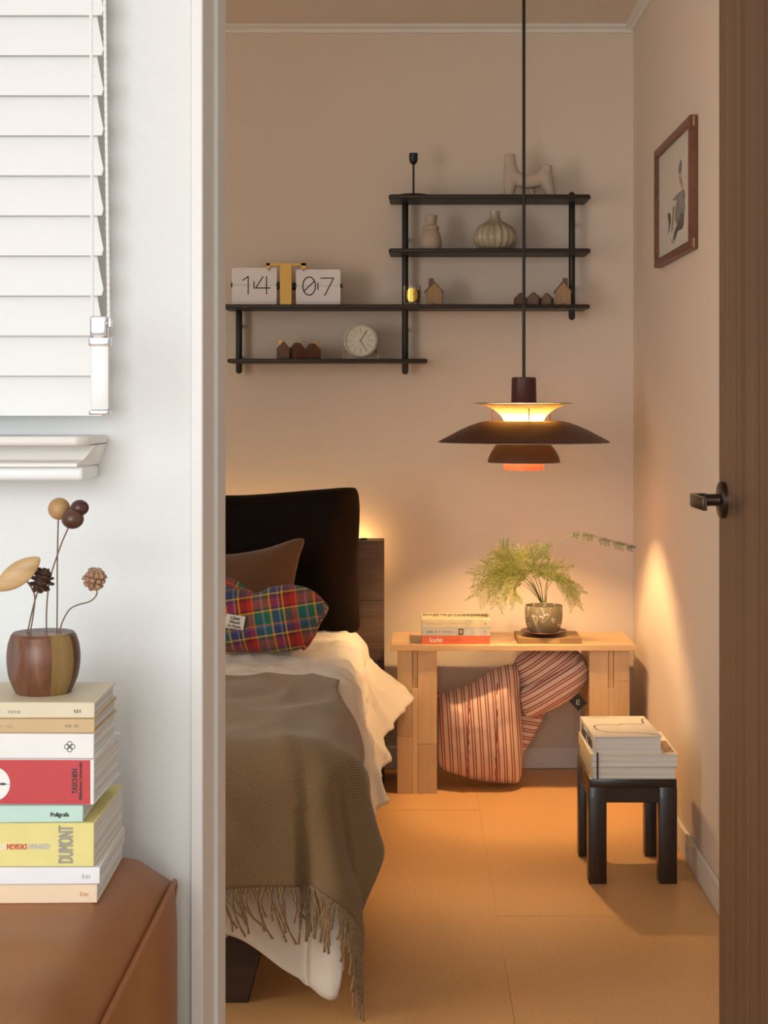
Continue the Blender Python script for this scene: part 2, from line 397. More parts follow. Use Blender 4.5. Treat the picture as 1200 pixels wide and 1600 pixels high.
# ------------------------------------------------------------------ books
PG = pages_mat('paper_pages', (.74, .70, .62)); PGW = pages_mat('white_pages', (.80, .78, .74))
def book(name, label, loc, wx, dy, h, spine, cover, pages=PG, rz=0, group=None, spine_on='front', t=.0016, hard=True, spine_mat=None):
    """closed book lying flat; wx along x, dy along y, local origin at its base centre"""
    r = thing(name, label, 'book', loc, rz, group); c = MAT(cover); o_ = .0025 if hard else .0
    x0, x1, y0, y1 = -wx/2, wx/2, -dy/2, dy/2
    MB().box(x0, x1, y0, y1, h-t, h, min(.0006, t/3)).build('front_cover', c, r)
    MB().box(x0, x1, y0, y1, 0, t, min(.0006, t/3)).build('back_cover', c, r)
    sm = spine_mat or c
    if spine_on == 'front':
        MB().box(x0, x1, y0-.0006, y0+t, 0.0002, h-.0002, min(.0006, t/3)).build('spine', sm, r)
        MB().box(x0+o_, x1-o_, y0+t, y1-o_, t, h-t).build('pages', pages, r, smooth=False)
    else:
        MB().box(x0-.0006, x0+t, y0, y1, 0.0002, h-.0002, min(.0006, t/3)).build('spine', sm, r)
        MB().box(x0+t, x1-o_, y0+o_, y1-o_, t, h-t).build('pages', pages, r, smooth=False)
    return r
_mc = {}
def MAT(c):
    if not isinstance(c, tuple): return c
    if c not in _mc: _mc[c] = plain('cover_%d' % len(_mc), c, .5, var=.03, sc=40, bmp=.02)
    return _mc[c]
def marks(r, m, x0, x1, y, z, h, n, seed):
    "a row of small printed characters too fine to read, on the front face"
    rd = random.Random(seed); mb = MB(); step = (x1-x0)/n
    for k in range(n):
        if rd.random() < .15: continue
        cx = x0+(k+.5)*step; cw = step*.35
        mb.box(cx-cw, cx+cw*.2, y-.0003, y, z+h*.2, z+h*.32); mb.box(cx-cw*.4, cx-cw*.1, y-.0003, y, z-h*.4, z+h*.3); mb.box(cx+cw*.6, cx+cw*.85, y-.0003, y, z-h*.45, z+h*.45)
        if rd.random() < .6: mb.box(cx-cw, cx+cw*.5, y-.0003, y, z-h*.45, z-h*.32)
    return mb.build('printed_characters', m, r, smooth=False)

dS = 1.38; sS = S(dS)
stack = []
def sbook(name, label, xr, yt, yb, wx, dy, col, rz=0, dfront=dS, hard=True, pages=PGW, spine_mat=None, t=.0016):
    zt = CZ+(VY-yt)/S(dfront); zb = CZ+(VY-yb)/S(dfront)
    xr_ = (xr-VX)/S(dfront)
    # front right corner fixed, then turned about it
    c = Matrix.Rotation(rz, 3, 'Z') @ Vector((-wx/2, dy/2, 0))
    return book(name, label, (xr_+c.x, dfront+c.y, zb), wx, dy, zt-zb, None, col, pages, rz, None, 'front', t, hard, spine_mat)
CREAM = (.70, .60, .42)
sofa_z = CZ+(VY-1411.5)/sS
b8 = sbook('book', 'peach-spined paperback at the very bottom of the stack on the sofa', 152, 1381.5, 1411, .20, .135, (.83, .63, .43), .02, hard=False)
b7 = sbook('book', 'thin white-spined paperback second from the bottom of the sofa stack', 156, 1354.5, 1381.3, .20, .135, (.80, .79, .79), .02, hard=False)
b6 = sbook('book', 'thick yellow design book lettered DUMONT in the sofa stack', 147, 1285, 1354.2, .20, .135, (.76, .66, .24), .0, hard=False)
b5 = sbook('book', 'thin mint-green spined book on top of the yellow one', 130, 1258, 1284.7, .19, .150, (.50, .70, .60), .03, hard=False)
b4 = sbook('book', 'red hardcover with white circle on its spine in the sofa stack', 147, 1186, 1257.7, .195, .115, (.78, .76, .73), -.02, t=.002)
b3 = sbook('book', 'white hardcover with four-ring emblem on its spine, above the red book', 147, 1146, 1185.7, .19, .10, (.80, .78, .74), -.015, t=.0018)
b2 = sbook('book', 'tan book second from the top of the sofa stack', 148, 1122.5, 1145.7, .19, .10, (.58, .40, .20), -.01, t=.0018)
b1 = sbook('book', 'cream topmost book of the sofa stack, under the wooden pot', 148, 1097, 1122.2, .19, .10, CREAM, 0, t=.0018)
def px2(dfront, px): return px/S(dfront)
def spin_pos(b_, xr, px, yc, wx, h, yt, yb):
    "local x,z of a photo point on a sofa-stack spine"
    return (wx/2-(xr-px)/sS, (yb-yc)/sS)
def fy(dy): return -dy/2-.0008
x_, z_ = spin_pos(b6, 147, 103, 1320, .20, 0, 0, 1354.2); text('DUMONT', (.0315, .0128), GINK, b6, (x_, fy(.135), z_), spin=PI/2)
x_, z_ = spin_pos(b6, 147, 62, 1322, .20, 0, 0, 1354.2); text('GERMAN', (.0184, .0046), LINK, b6, (x_, fy(.135), z_), spin=PI)
x_, z_ = spin_pos(b6, 147, 27, 1322.5, .20, 0, 0, 1354.2); text('DESIGN', (.0166, .0046), RINK, b6, (x_, fy(.135), z_), spin=PI)
x_, z_ = spin_pos(b6, 147, 2.5, 1323, .20, 0, 0, 1354.2); text('FOR', (.009, .0046), WINK, b6, (x_, fy(.135), z_), spin=PI)
x_, z_ = spin_pos(b5, 130, 93.5, 1273, .19, 0, 0, 1284.7); text('Polígrafa', (.0155, .0048), INK, b5, (x_, fy(.150), z_))
x_, z_ = spin_pos(b7, 156, 135, 1368.5, .20, 0, 0, 1381.3); text('HOJ', (.0066, .0040), LINK, b7, (x_, fy(.135), z_), spin=PI)
x_, z_ = spin_pos(b8, 152, 132, 1396, .20, 0, 0, 1411); text('HOJ', (.0066, .0040), MAT((.72, .42, .22)), b8, (x_, fy(.135), z_), spin=PI)
# red label on the red book with white circle
RED = plain('red_cover', (.52, .034, .038), .4, var=.04, bmp=.02)
h4 = (1257.7-1186)/sS
MB().box(-.0975+.0005, .0975-.0032, -.115/2-.0012, -.115/2-.0004, .0008, h4-.0008).build('spine_wrap', RED, b4)
x_, z_ = spin_pos(b4, 147, 117, 1221, .195, 0, 0, 1257.7); text('TASCHEN', (.0212, .0046), INK, b4, (x_, -.115/2-.0014, z_), spin=PI/2)
x_, z_ = spin_pos(b4, 147, 126, 1220, .195, 0, 0, 1257.7); text('Bibliotheca Universalis', (.032, .0026), INK, b4, (x_, -.115/2-.0014, z_), spin=PI/2)
x_, z_ = spin_pos(b4, 147, -11, 1225, .195, 0, 0, 1257.7)
MB().lathe([(0, -.0004), (.0148, -.0004), (.0148, 0)], (x_, -.115/2-.0012, z_), 40, 'y').build('spine_circle', WINK, b4, smooth=False)
MB().box(x_-.0001, x_+.0146, -.115/2-.0018, -.115/2-.0016, z_-.0003, z_).sphere((x_+.0085, -.115/2-.0017, z_), .003, 1, .05, .35, 12).build('spine_face', INK, b4)
# four-ring emblem
x_, z_ = spin_pos(b3, 147, 109, 1166.5, .19, 0, 0, 1185.7); e = MB(); q = .0024
for ax, az in ((q, 0), (-q, 0), (0, q), (0, -q)):
    e.tube([(x_+ax*1.0+.0021*math.cos(t*PI/8), -.10/2-.0008, z_+az+.0021*math.sin(t*PI/8)) for t in range(17)], .00028, 4)
e.build('emblem', INK, b3)
x_, z_ = spin_pos(b1, 148, 120, 1111, .19, 0, 0, 1122.2); marks(b1, INK, x_-.005, x_+.004, fy(.10), z_, .0032, 4, 1)
x_, z_ = spin_pos(b1, 148, 18, 1112, .19, 0, 0, 1122.2); marks(b1, GINK, x_-.012, x_+.008, fy(.10), z_, .0026, 7, 2)
x_, z_ = spin_pos(b2, 148, 112, 1134, .19, 0, 0, 1145.7); marks(b2, GINK, x_-.006, x_+.006, fy(.10), z_, .0026, 6, 3)
x_, z_ = spin_pos(b2, 148, 12, 1135, .19, 0, 0, 1145.7); marks(b2, LINK, x_-.008, x_+.006, fy(.10), z_, .0018, 8, 4)

# ------------------------------------------------------------------ wooden pot with wooden flowers
dP = 1.428; sP = S(dP); zt1 = CZ+(VY-1097)/sS
pc = Vector(((68-VX)/sP, dP, zt1))
pot = thing('wooden_flower_pot', 'small barrel-shaped two-tone wooden pot standing on the book stack', 'pot', pc)
walnut = wood('walnut', (.10, .035, .016), (.24, .095, .045), 'z', 55, .10, .4, c3=(.165, .062, .028))
walnut2 = wood('dark_walnut', (.055, .022, .012), (.12, .05, .028), 'z', 55, .10, .4)
olive = wood('olive_wood', (.20, .115, .03), (.31, .185, .06), 'z', 70, .08, .4)
prof = [(0, 0), (.0235, 0), (.0255, .002), (.0305, .015), (.0325, .030), (.0315, .042), (.0285, .0515), (.0268, .0535), (.0, .0535)]
fa = -2.5; fdir = Vector((math.cos(fa), math.sin(fa), .05)).normalized(); fdist = .0302
prof = [(0, 0), (.0235, 0)]+[(p.x, p.y) for p in spline([(.0245, .0008, 0), (.0275, .007, 0), (.0308, .0165, 0), (.0325, .030, 0), (.0315, .042, 0), (.0288, .051, 0)], 22)]+[(.0268, .0535), (0, .0535)]
def seg(a0, a1, m, nm):
    b = MB(); na = int((a1-a0)*16)+2; V = []
    for k in range(na+1):
        a = a0+(a1-a0)*k/na; V.append([b.bm.verts.new((r*math.cos(a), r*math.sin(a), z)) for r, z in prof])
    for A, B in zip(V, V[1:]):
        for i in range(len(prof)-1): b.bm.faces.new((A[i], A[i+1], B[i+1], B[i]))
    bmesh.ops.remove_doubles(b.bm, verts=b.bm.verts[:], dist=1e-6)
    for v in b.bm.verts:
        k = v.co.dot(fdir)-fdist
        if k > 0: v.co -= fdir*k
    b.build(nm, m, pot, ang=.28)
seg(-PI*1.02, -1.12, walnut, 'wood_segment'); seg(-1.12, -.42, olive, 'wood_segment'); seg(-.42, PI*.98, walnut2, 'wood_segment')
WIRE = plain('thin_wire_stem', (.20, .12, .08), .5, var=.05, bmp=0)
def flower(name, label, pts, grp=None):
    base = P(pts[0][0], pts[0][1], dP+pts[0][2]); base.z = zt1+.0535
    r = thing(name, label, 'wooden flower', base, 0, 'flowers in the wooden pot')
    q = [base]+[P(x, y, dP+d) for x, y, d in pts[1:]]
    MB().tube(spline(q, 20), .0007, 6).build('stem', WIRE, r, world=True)
    return r, q[-1]
tan = wood('maple_bead', (.36, .19, .07), (.50, .29, .12), 'x', 60, .2, .45); dk = wood('dark_bead', (.05, .018, .010), (.10, .04, .022), 'x', 70, .2, .35); dk2 = wood('reddish_dark_bead', (.055, .015, .013), (.10, .03, .026), 'z', 70, .2, .35)
r, p = flower('wooden_flower', 'tall stem topped by a tan round wooden bead', [(89, 995, 0), (89.5, 930, 0), (89.5, 880, 0), (91, 815, .0), (92.5, 797, 0)])
MB().sphere(P(92.5, 795, dP), .0099).build('bead', tan, r, world=True)
r, p = flower('wooden_flower', 'tall slanting stem with two dark brown wooden beads', [(72.5, 995, .003), (73, 950, .002), (78, 905, 0), (94, 855, -.004), (107, 824, -.010)])
MB().sphere(P(113.5, 811, dP-.012), .0096, 1.04, 1, .92).build('bead', dk, r, world=True)
MB().sphere(P(124.5, 793.5, dP-.006), .0082, 1, 1, .88).build('bead', dk2, r, world=True)
r, p = flower('wooden_flower', 'pale carved wooden leaf on a short stem', [(47, 995, -.004), (52, 960, -.004), (54, 930, -.006), (42, 908, -.010), (34, 900, -.012)])
lm = wood('pale_leaf_wood', (.42, .25, .10), (.58, .38, .18), 'x', 45, .15, .45)
lf = MB().sphere((0,0,0), 1, .0242, .0042, .0104, 28)
for v in lf.bm.verts:
    t = v.co.x/.0242; v.co.z *= (1-abs(t)**2.4*.35); v.co.y *= 1.0
pL = P(28, 897, dP-.016)
lf.build('leaf', lm, r, M=Matrix.Translation(pL-rootloc(r)) @ Matrix.Rotation(math.radians(-36), 4, 'Y'))
def cone(r, c, R_, mat_, tiers, tilt, seed, wide, th_=.0006):
    rd = random.Random(seed); core = MB().sphere((0,0,0), R_*.62, 1, 1, 1, 12)
    Tm = Matrix.Translation(c-rootloc(r)) @ Matrix.Rotation(tilt, 4, 'Y')
    k_ = core.build('cone_core', mat_, r, M=Tm)
    me = None
    for i in range(tiers):
        ph = PI*(i+.5)/tiers; nn = max(4, int(9*math.sin(ph)+2))
        for j in range(nn):
            th = 2*PI*(j+.5*(i % 2))/nn+rd.uniform(-.1, .1)
            d = Vector((math.sin(ph)*math.cos(th), math.sin(ph)*math.sin(th), math.cos(ph)))
            if me is None:
                s_ = MB(); s_.prism([(0, -wide*.25), (R_*.55, -wide*.5), (R_*.8, -wide*.3), (R_*.86, 0), (R_*.8, wide*.3), (R_*.55, wide*.5), (0, wide*.25)], -th_, th_, 'z', .0002)
                o = s_.build('cone_scale', mat_, r); me = o.data
            else: o = bpy.data.objects.new('cone_scale', me); COL.objects.link(o); o.parent = r
            qd = (d+Vector((0,0,.35))).normalized().to_track_quat('X', 'Z')
            o.matrix_local = Tm @ Matrix.Translation(d*R_*.25) @ qd.to_matrix().to_4x4() @ Matrix.Diagonal((rd.uniform(.85, 1.1),)*3+(1,))
cone_dark = plain('pine_cone', (.075, .032, .018), .75, var=.35, sc=90)
cone_pale = plain('pale_cone', (.36, .205, .12), .8, var=.3, sc=120)
r, p = flower('wooden_flower', 'dark open pine cone on a thin stem', [(43, 995, -.002), (48, 965, -.002), (54, 940, -.003), (60, 922, -.003), (64, 910, -.003)])
cone(r, P(65, 907, dP-.002), .0108, cone_dark, 6, .35, 1, .0072)
r, p = flower('wooden_flower', 'light brown knobbly cone on a curved stem', [(93.5, 993, 0), (97, 973, 0), (108, 953, 0), (122, 945, 0), (140, 940, 0), (150, 931, 0), (152, 920, 0)])
cone(r, P(148, 906, dP), .0098, cone_pale, 6, .2, 2, .0046, .0017)

# ------------------------------------------------------------------ leather sofa end
m, nt, bs = newmat('brown_leather'); bs.inputs['Roughness'].default_value = .46
n1 = N(nt, 'ShaderNodeTexNoise'); n1.inputs['Scale'].default_value = 5; n1.inputs['Detail'].default_value = 4
vz = N(nt, 'ShaderNodeTexVoronoi'); vz.inputs['Scale'].default_value = 420
cc = coords(nt); nt.links.new(cc, n1.inputs['Vector']); nt.links.new(cc, vz.inputs['Vector'])
rr_ = ramp(nt, [(.3, (.25, .083, .021)), (.7, (.37, .14, .040))]); nt.links.new(n1.outputs['Fac'], rr_.inputs[0]); nt.links.new(rr_.outputs[0], bs.inputs['Base Color'])
bump(nt, bs, vz.outputs['Distance'], .12, .0008); LEATHER = m
sz = .672; sx = -.234
sofa = thing('leather_sofa', 'brown leather sofa carrying the tall book stack', 'sofa', (-.8, 1.2, 0))
def sofa_top(u, v):
    x = -1.5+u*(sx+1.5); y = .62+v*(1.565-.62)
    ex = min(1, (sx-x)/.042); ey = min(1, (1.565-y)/.06, (y-.62)/.06)
    rise = .0370*(1-(1-max(0, ex))**2.2)*(1-(1-max(0, ey))**2.2)**.5
    wv = .0022*noise.noise(Vector((x*5, y*22, 1)))*max(0, min(1, ex))*(0 if (y > 1.36 and x < -.23) else 1)
    return Vector((x, y, sz+rise+wv))
MB().grid(90, 70, sofa_top).build('top_cushion', LEATHER, sofa, world=True)
def sofa_side(u, v):
    y = .62+u*(1.572-.62); z = .06+v*(sz-.06)
    bul = .013*math.sin(PI*min(1, max(0, (z-.0)/(sz))))**.6*(1-((u-.5)*2)**8)
    return Vector((sx+bul+.004, y-.02*max(0, (u-.9)*10)**2*max(0, (v-.9)*10)**2, z))
MB().grid(40, 40, sofa_side).build('side_panel', LEATHER, sofa, world=True)
MB().box(-1.5, sx+.0045, .63, 1.568, .06, sz-.004, .01, 2).build('body', LEATHER, sofa, world=True)
MB().tube([(sx+.003, .62+k*(1.56-.62)/30, sz+.0015) for k in range(31)]+[(sx+.002, 1.568, sz-.006), (sx+.0, 1.566, sz-.02)], .0030, 8).build('piping', LEATHER, sofa, world=True)
for lx in (-1.4, -.32):
    for ly in (.72, 1.45): MB().box(lx-.02, lx+.02, ly-.02, ly+.02, 0, .062, .003).build('leg', M['black'], sofa, world=True)

# ------------------------------------------------------------------ wall shelf
ZS = {'top': 1.7715, 'mid': 1.608, 'long': 1.439, 'low': 1.2745}
YS = 4.835
def sX(px, d=YS): return (px-VX)*d/F
shelf = thing('wall_shelf', 'black stepped wall shelf with four boards on three round rods', 'shelf', (0, YB_, 1.2))
def board(x0, x1, z):
    c = .018; MB().prism([(x0+.003, YB_-.001), (x0, YS+c), (x0+c*.35, YS), (x1-c*.35, YS), (x1, YS+c), (x1-.003, YB_-.001)], z-.012, z, 'z', .0025).build('shelf_board', M['shelf'], shelf, world=True)
board(sX(607), sX(924), ZS['top']); board(sX(607), sX(924), ZS['mid']); board(sX(346), sX(923), ZS['long']); board(sX(354), sX(668), ZS['low'])
dR = 4.955
def rod(px, y0, y1):
    p0 = P(px, y0, dR); p1 = P(px, y1, dR); r = .0098
    L = [(p0.x, dR, p0.z)]; pts = [Vector((p0.x, dR, p0.z+.0)), Vector((p0.x, dR, p0.z-.003)), Vector((p0.x, dR, p0.z-.0075))]
    pts += [Vector((p1.x, dR, p1.z+.0075)), Vector((p1.x, dR, p1.z+.003)), Vector((p1.x, dR, p1.z))]
    MB().tube(pts, [r*.35, r*.8, r, r, r*.8, r*.35], 16).build('rod', M['black'], shelf, world=True)
    for zz in (.25, .75):
        MB().tube([(p0.x, dR, p1.z+(p0.z-p1.z)*zz), (p0.x, YB_, p1.z+(p0.z-p1.z)*zz)], .006, 8).build('wall_pin', M['black'], shelf, world=True)
rod(633, 304, 585); rod(893.5, 300, 500); rod(373.5, 484, 584)

dI = 4.895; sI = S(dI)        # depth at which the ornaments stand
def iX(px, d=dI): return (px-VX)*d/F
# candlestick
r = thing('candlestick', 'thin black candlestick with wide disc foot on the top shelf board', 'candlestick', (iX(646), dI, ZS['top']))
MB().lathe([(0, 0), (.046, 0), (.048, .002), (.046, .005), (.02, .007), (0, .007)]).build('foot', M['black'], r)
MB().tube([(0,0,.005), (0,0,.105)], .0032, 12).build('stem', M['black'], r)
MB().lathe([(0, .098), (.005, .099), (.0115, .106), (.0132, .114), (.0132, .133), (.0108, .133), (.0105, .118), (0, .116)]).build('candle_cup', M['black'], r)
# sculptural two-horned vase
CER = plain('matte_beige_ceramic', (.56, .46, .37), .8, var=.06, sc=60, bmp=.12)
r = thing('ceramic_vase', 'beige two-armed bridge-shaped ceramic vase on the top shelf board', 'vase', (iX(826), dI, ZS['top']))
def zz_(px, py): return Vector(((px-826)/sI, 0, (302.5-py)/sI))
b = MB()
def horn(pts, rad, c=b): c.tube(spline([zz_(*p) for p in pts], 16), [rad[0]+(t/16)*0 for t in range(17)], 16)
def vtube(pts, rads):
    s_ = spline([zz_(*p) for p in pts], 24); R2 = []
    for k in range(25):
        t = k/24*(len(rads)-1); i = min(int(t), len(rads)-2); R2.append((rads[i]*(1-(t-i))+rads[i+1]*(t-i)))
    b.tube(s_, R2, 18)
vtube([(796.5, 236), (797, 255), (799, 268), (797, 285), (795, 302)], [.0170, .0195, .026, .0195, .014])
vtube([(856, 254), (853, 262), (852, 275), (857, 288), (861, 302)], [.0160, .0185, .025, .018, .013])
vtube([(797, 268), (812, 276), (826, 279), (840, 276), (852, 269)], [.025, .0225, .0215, .0225, .024])
b.build('body', CER, r)
b = MB(); b.tube([Vector((.004, .012, .045)), Vector((.014, .02, 0))], [.012, .007], 12); b.build('rear_foot', CER, r)
o = r.children[0]; md = o.modifiers.new('remesh', 'REMESH'); md.mode = 'VOXEL'; md.voxel_size = .0022; md.use_smooth_shade = True
s2 = o.modifiers.new('smooth', 'SMOOTH'); s2.factor = .6; s2.iterations = 8
for px_, py_, rad in ((796.5, 236.2, .0125), (856, 254.2, .0115)):
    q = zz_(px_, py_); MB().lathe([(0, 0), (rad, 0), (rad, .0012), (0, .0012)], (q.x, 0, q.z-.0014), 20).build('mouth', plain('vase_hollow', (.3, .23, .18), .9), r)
# small three-tier vase
r = thing('ceramic_vase', 'small taupe vase with ringed neck on the second shelf board', 'vase', (iX(673), dI, ZS['mid']))
q = lambda hw, py: (hw/sI, (388.5-py)/sI)
MB().lathe([(0, 0), q(14.5, 388.5), q(16.5, 382), q(17, 374), q(15, 364), q(12.5, 358.5), q(11.5, 357.5), q(13.2, 356), q(13.5, 353.5), q(12, 351), q(8.8, 349), q(8.2, 347.5), q(9.5, 341), q(10.3, 334.5), q(9.3, 334), q(7.5, 345), (0, .08)], n=48).build('body', plain('taupe_ceramic', (.47, .38, .30), .7, var=.08, sc=50, bmp=.08), r)
# ribbed gourd vase
r = thing('ceramic_vase', 'round ribbed gourd-shaped vase with narrow neck on the second shelf board', 'vase', (iX(773), dI, ZS['mid']))
gp = [q(19, 388.5), q(26, 384), q(31.5, 376), q(32.8, 370), q(31, 360), q(26, 352.5), q(18, 347), q(11, 342.5), q(8.2, 337), q(7.8, 330), q(8.2, 328), q(6, 328), q(5.5, 336)]
b = MB(); nn = 96; rings = []
for k, (rd_, z) in enumerate(gp):
    am = .055*min(1, max(0, (rd_-.013)/.03)); rings.append([b.bm.verts.new((rd_*(1+am*(abs(math.sin(t*PI*2/nn*8))*2-1.2))*math.cos(2*PI*t/nn), rd_*(1+am*(abs(math.sin(t*PI*2/nn*8))*2-1.2))*math.sin(2*PI*t/nn), z)) for t in range(nn)])
for A, B in zip(rings, rings[1:]):
    for t in range(nn): b.bm.faces.new((A[t], A[(t+1)%nn], B[(t+1)%nn], B[t]))
b.bm.faces.new(rings[0]); b.bm.faces.new(rings[-1])
b.build('body', plain('glazed_stoneware', (.45, .38, .28), .28, var=.1, sc=40, bmp=.04, coat=.3), r, ang=1.0)

# wooden houses
HL = wood('light_house_wood', (.30, .165, .075), (.42, .25, .12), 'z', 70, .1, .55); HR = wood('roof_wood', (.12, .05, .025), (.20, .09, .045), 'x', 70, .1, .55)
HD = wood('dark_house_wood', (.085, .032, .018), (.17, .07, .038), 'z', 70, .1, .5)
def house(label, px0, px1, py_top, zs, body, roof, chim, rz=0, eave=.6, py_base=474, chim_h=0, chim_x=-.5, group=None, depth=.7, d=dI, door=True):
    wd = (px1-px0)/S(d); hh = (py_base-py_top)/S(d)
    r = thing('wooden_house', label, 'toy house', (iX((px0+px1)/2, d), d, zs), rz, group)
    hw = wd/2; e = hh*eave; D2 = wd*depth/2
    MB().prism([(-hw, 0), (hw, 0), (hw, e), (0, hh), (-hw, e)], -D2, D2, 'y', .0006).build('body', body, r, smooth=False)
    if roof:
        t = .003; ov = .005; sl = (hh-e)/hw
        for sgn in (-1, 1):
            MB().prism([(0, hh), (0, hh+t*1.3), (sgn*(hw+ov), e-sl*ov+t*1.3), (sgn*(hw+ov), e-sl*ov)], -D2-.003, D2+.003, 'y').build('roof_panel', roof, r, smooth=False)
    if chim:
        cw = wd*.16; cx = chim_x*hw; MB().box(cx-cw, cx+cw, -cw, cw, e+(hh-e)*(1-abs(chim_x))-.004, hh+chim_h, .0005).build('chimney', chim, r, smooth=False)
    if door: MB().box(-.0025, .0025, -D2-.0004, -D2+.001, 0, .0055).build('doorway', M['black'], r, smooth=False)
    return r
house('pale wooden house with brown roof and chimney beside the candle glass', 666, 690, 438.5, ZS['long'], HL, HR, HR, 0, .62, 474.5, .012, -.35)
house('pale wooden house with brown roof at the right end, behind the shelf rod', 868, 892, 437, ZS['long'], HL, HR, HR, -.12, .6, 473.5, .012, .25)
G3 = 'small dark houses on the long shelf board'
house('small dark wooden house, leftmost of three, left of the lamp cord', 803.5, 822, 454, ZS['long'], HD, None, None, .1, .55, 474, group=G3, door=False)
house('small dark wooden house, middle of three, right beside the lamp cord', 823.5, 844, 453.5, ZS['long'], HD, None, None, -.35, .55, 474, group=G3, door=False)
house('small dark wooden house next to the pale house at right', 846, 863.5, 454.5, ZS['long'], HD, None, None, -.35, .55, 474, group=G3, door=False)
G4 = 'brass chimney houses on the lowest shelf board'
house('leftmost of three small brown houses with brass chimneys on the lowest board', 433, 453.5, 532, ZS['low'], HD, None, M['brass'], .0, .6, 560, .004, -.45, G4)
house('middle of three small brown houses with brass chimneys on the lowest board', 454.5, 474, 534, ZS['low'], HD, None, M['brass'], .55, .6, 560, .003, .5, G4, 1.0)
house('rightmost of three small brown houses with brass chimneys on the lowest board', 477, 499, 535, ZS['low'], HD, None, M['brass'], .55, .55, 560, .003, .4, G4, .8)

# candle glass
m, nt, bs = newmat('clear_glass'); bs.inputs['Transmission Weight'].default_value = 1; bs.inputs['Roughness'].default_value = .03; bs.inputs['IOR'].default_value = 1.45; GLASS = m
r = thing('candle_glass', 'candle in a clear glass with round gold label on the long shelf board', 'candle', (iX(644), dI, ZS['long']))
q = lambda hw, py: (hw/sI, (474.5-py)/sI)
MB().lathe([(0, 0), q(12.5, 474.4), q(13, 472), q(13.8, 444), q(12.6, 444), q(11.8, 470.5), (0, .008)], n=36).build('glass', GLASS, r)
MB().lathe([(0, .0085), (11.3/sI, .0085), (11.8/sI, .046), (0, .046)], n=32).build('wax', plain('amber_wax', (.25, .11, .05), .5), r)
b = MB()
for k in range(13):
    pass
lab = []
for k in range(17):
    a = -PI/2+(k/16-.5)*1.35; hgt = math.sqrt(max(0, 1-(2*k/16-1)**2)); lab.append((a, hgt))
R0 = 14.05/sI; prev = None
for a, hgt in lab:
    zc = .031; A = b.bm.verts.new((R0*math.cos(a), R0*math.sin(a), zc-.0215*hgt)); B = b.bm.verts.new((R0*math.cos(a), R0*math.sin(a), zc+.0215*hgt))
    if prev: b.bm.faces.new((prev[0], A, B, prev[1]))
    prev = (A, B)
b.build('gold_label', plain('gold_foil', (.85, .60, .14), .3, 1, var=.15, sc=120), r)

# flip clock
dC = 4.868; sC = S(dC)
def cx(px): return (px-449)/sC
def cz(py): return (474.5-py)/sC
fc = thing('flip_clock', 'white and brass flip clock showing 14 07 on the long shelf board', 'clock', (iX(449, dC), dC, ZS['long']))
CARD = plain('white_card', (.83, .82, .85), .5, var=.01, bmp=0)
def rrect(x0, x1, z0, z1, rad, corners):
    pts = []
    for (cx_, cz__, a0, use) in ((x1-rad, z0+rad, -90, corners[0]), (x1-rad, z1-rad, 0, corners[1]), (x0+rad, z1-rad, 90, corners[2]), (x0+rad, z0+rad, 180, corners[3])):
        if use: pts += [(cx_+rad*math.cos(math.radians(a0+t*22.5)), cz__+rad*math.sin(math.radians(a0+t*22.5))) for t in range(5)]
        else: pts.append((x1 if a0 in (-90, 0) else x0, z0 if a0 in (-90, 180) else z1))
    return pts
def stroke(mb, pts, wd, y):
    for (x0, z0_), (x1, z1_) in zip(pts, pts[1:]):
        d_ = Vector((x1-x0, z1_-z0_)); n_ = Vector((-d_.y, d_.x)).normalized()*wd/2; e_ = d_.normalized()*wd*.35
        A = Vector((x0, z0_))-e_; B = Vector((x1, z1_))+e_
        mb.prism([tuple(A+n_), tuple(A-n_), tuple(B-n_), tuple(B+n_)], y-.0004, y, 'y')
def Z5(x, y): return (cx(340+x/3.3333), cz(380+y/3.3333))
for pn, (x0, x1, yt, ym) in enumerate(((75, 308, 122, 211), (408, 640, 130, 216))):
    X0, X1 = Z5(x0, 0)[0], Z5(x1, 0)[0]; zt, zm, zb = Z5(0, yt)[1], Z5(0, ym)[1], .0015
    MB().prism(rrect(X0, X1, zm+.0006, zt, .006, (0, 1, 1, 0)), -.0015, .0015, 'y').build('upper_flap', CARD, fc)
    MB().prism(rrect(X0, X1, zb+.008, zm-.0006, .006, (1, 0, 0, 1)), -.0015, .0015, 'y').build('lower_flap', CARD, fc)
    MB().prism(rrect(X0+.0005, X1-.0005, zb, zt-.012, .006, (1, 0, 0, 1)), .002, .006, 'y').build('flap_stack', CARD, fc)
    MB().prism(rrect(X0+.0005, X1-.0005, zb, zb+.0075, .003, (1, 0, 0, 1)), -.001, .0015, 'y').build('flap_stack', CARD, fc)
    MB().box(X0-.003, X0+.001, -.004, .012, zm-.007, zm+.007, .0006).build('hinge', M['black'], fc); MB().box(X1-.001, X1+.006, -.004, .012, zm-.006, zm+.006, .0006).build('hinge', M['black'], fc)
    MB().tube([(X0-.002, .008, zm), (X1+.004, .008, zm)], .003, 8).build('axle', M['black'], fc)
b = MB(); stroke(b, [Z5(131, 187), Z5(160, 167), Z5(160, 258)], .0033, -.0015); stroke(b, [Z5(237, 168), Z5(199, 227), Z5(273, 227)], .0033, -.0015); stroke(b, [Z5(255, 168), Z5(255, 258)], .0033, -.0015); stroke(b, [Z5(190, 195), Z5(190, 230)], .0033, -.0015)
b.build('hour_digits', M['black'], fc, smooth=False)
